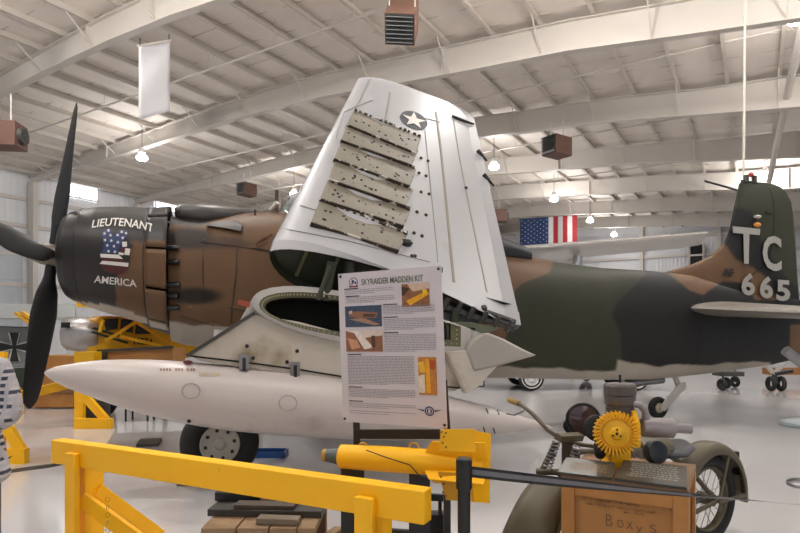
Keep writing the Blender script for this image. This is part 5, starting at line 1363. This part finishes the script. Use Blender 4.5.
# grey biplane with the cross
gry = mat('biplane_grey', '7f8282', .55, var=.08); dgr = mat('biplane_green', '2d3b2d', .6)
bi = thing('grey_biplane', 'grey vintage aeroplane with a black and white cross on its side at the left edge', 'aircraft', G(-20, 13.4))
def bq(px, py, Y=13): return P(px, py, Y)
M().hexa([bq(-140, 380), bq(34, 366), bq(34, 366, 13.8), bq(-140, 380, 13.8)], [bq(-140, 322), bq(34, 327), bq(34, 327, 13.8), bq(-140, 322, 13.8)]).build('fuselage', gry, bi, .03)
M().hexa([bq(-140, 390), bq(34, 387), bq(34, 387, 13.8), bq(-140, 390, 13.8)], [bq(-140, 381), bq(34, 366.5), bq(34, 366.5, 13.8), bq(-140, 381, 13.8)]).build('lower_hull', dgr, bi, .03)
M().hexa([bq(-140, 321, 12.2), bq(76, 318, 12.2), bq(76, 318, 14), bq(-140, 321, 14)], [bq(-140, 303, 12.6), bq(76, 304, 12.6), bq(76, 310, 14), bq(-140, 310, 14)]).build('wing', gry, bi, .03)
def crosspts(k): 
    c_, w0, w1 = 14*k, 2.2*k, 6.0*k; P_ = []
    for i in range(4):
        a = i*PI/2; d = (math.cos(a), math.sin(a)); n_ = (-d[1], d[0])
        for l, w in ((c_, -w1), (c_, w1)): P_.append((d[0]*l+n_[0]*w, d[1]*l+n_[1]*w))
        e = (a+PI/4); P_.append((math.cos(e)*w0*1.6, math.sin(e)*w0*1.6))
    return P_
M().prism([bq(14+x, 347+y, 12.97) for x, y in crosspts(1.02)], V((0, .02, 0))).build('cross_outline', decalw, bi)
def crossk():
    P_ = []
    for i in range(4):
        a = i*PI/2; d = (math.cos(a), math.sin(a)); n_ = (-d[1], d[0])
        for l, w in ((14.3, -4.4), (14.3, 4.4)): P_.append((d[0]*l+n_[0]*w, d[1]*l+n_[1]*w))
        e = a+PI/4; P_.append((math.cos(e)*2.2, math.sin(e)*2.2))
    return P_
M().prism([bq(14+x, 347+y, 12.95) for x, y in crossk()], V((0, .02, 0))).build('cross', decalk, bi)
for a, b in (((16, 313), (34, 325)), ((22, 312), (36, 322))): M().bar(bq(*a, 12.1), bq(*b, 12.1), .1, .06).build('rib_bar', yel2, bi)
for x in (-60, 10): M().box(G(x, 13.4)+Z*.16, (.3, .6, .32)).build('trestle', woodd, bi)
# wooden boxes and long trough behind
t = thing('wooden_box', 'brown wooden display box behind the black propeller blade', 'box', G(55, 11.9))
a, b = P(32, 353, 11.9), P(79, 353, 11.9); M().box(V(((a.x+b.x)/2, 12.0, .55)), (b.x-a.x, .6, 1.05)).build('box_body', wood, t); 
for z in (.35, .75): M().box(V(((a.x+b.x)/2, 11.68, z)), (b.x-a.x, .03, .06)).build('batten', woodd, t)
t = thing('wooden_trough', 'long brown wooden trough with dark edge behind the fuel tank', 'trough', G(140, 10.2))
m = M().prism([P(99, 352, 10.2), P(172, 348, 10.0), P(172, 366, 10.0), P(99, 375, 10.2)], V((0, .6, 0))).build('side_panel', wood, t)
M().bar(P(98, 351, 10.18), P(173, 347, 9.98), .06, .05).build('rim', darkg, t); M().bar(P(104, 352, 10.15), P(104, 374, 10.15), .08, .05).build('end_frame', darkg, t)
for px in (108, 165): M().bar(G(px, 10.4), P(px, 366, 10.4), .06, .06).build('leg', darkg, t)
tag(M().box(P(88, 358, 9.95), (.34, .26, .22)).build('yellow_block', cubY), 'yellow block at the left end of the wooden trough', 'block')
bpy.data.objects['yellow_block'].location.z += 0
# yellow barriers further back
bk = thing('wooden_barrier', 'yellow wooden barrier standing on the floor behind the tank nose', 'barrier', G(70, 9.6), 'yellow barriers further back')
M().bar(P(-60, 415, 8.6), P(98, 377, 10.2), .09, .15).build('top_rail', yel2, bk)
M().bar(G(80, 9.6)+Z*0, P(80, 382, 9.6), .14, .1).build('post', yel, bk)
M().bar(G(94, 9.35)+Z*.08-V((.3, 0, 0)), G(94, 9.35)+Z*.08+V((.3, 0, 0)), .1, .16).build('foot', yel, bk)
M().bar(P(82, 393, 9.45), P(106, 420, 9.4), .08, .12).build('brace', yel, bk)
bk = thing('wooden_barrier', 'yellow wooden barrier end beside the cross, at the left edge', 'barrier', G(5, 11.4), 'yellow barriers further back')
M().bar(G(2, 11.4), P(2, 352, 11.4), .16, .12).build('post', yel, bk); M().bar(G(-10, 11)+Z*.08, G(22, 11)+Z*.08, .12, .2).build('foot', yel, bk); M().bar(P(4, 368, 11.2), P(20, 396, 11), .08, .12).build('brace', yel, bk)
bk = thing('wooden_barrier', 'yellow barrier foot on the floor beside the plaid shirt', 'barrier', G(12, 6.9), 'yellow barriers further back')
M().bar(G(-12, 6.9)+Z*.09, G(27, 6.9)+Z*.09, .1, .18).build('foot', yel, bk); M().bar(G(-2, 6.95), P(-2, 400, 6.95), .1, .14).build('post', yel, bk); M().bar(P(0, 415, 6.9), P(22, 452, 6.9), .07, .12).build('brace', yel, bk)
t = thing('black_step', 'low black metal step on the floor below the tank, right of the yellow post', 'step', G(140, 10.2))
M().box(P(140, 407, 10.2), (.42, .3, .04)).build('tread', blk, t)
for dx in (-.19, .19):
    for dy in (-.13, .13): q = P(140, 407, 10.2); M().bar(V((q.x+dx, q.y+dy, 0)), V((q.x+dx, q.y+dy, q.z)), .025, .025).build('leg', blk, t)
q = G(94, 9.9); tag(M().box(q+Z*.2, (.42, .4, .4), .3).build('dark_case', darkg), 'dark case behind the yellow post under the tank nose', 'case')
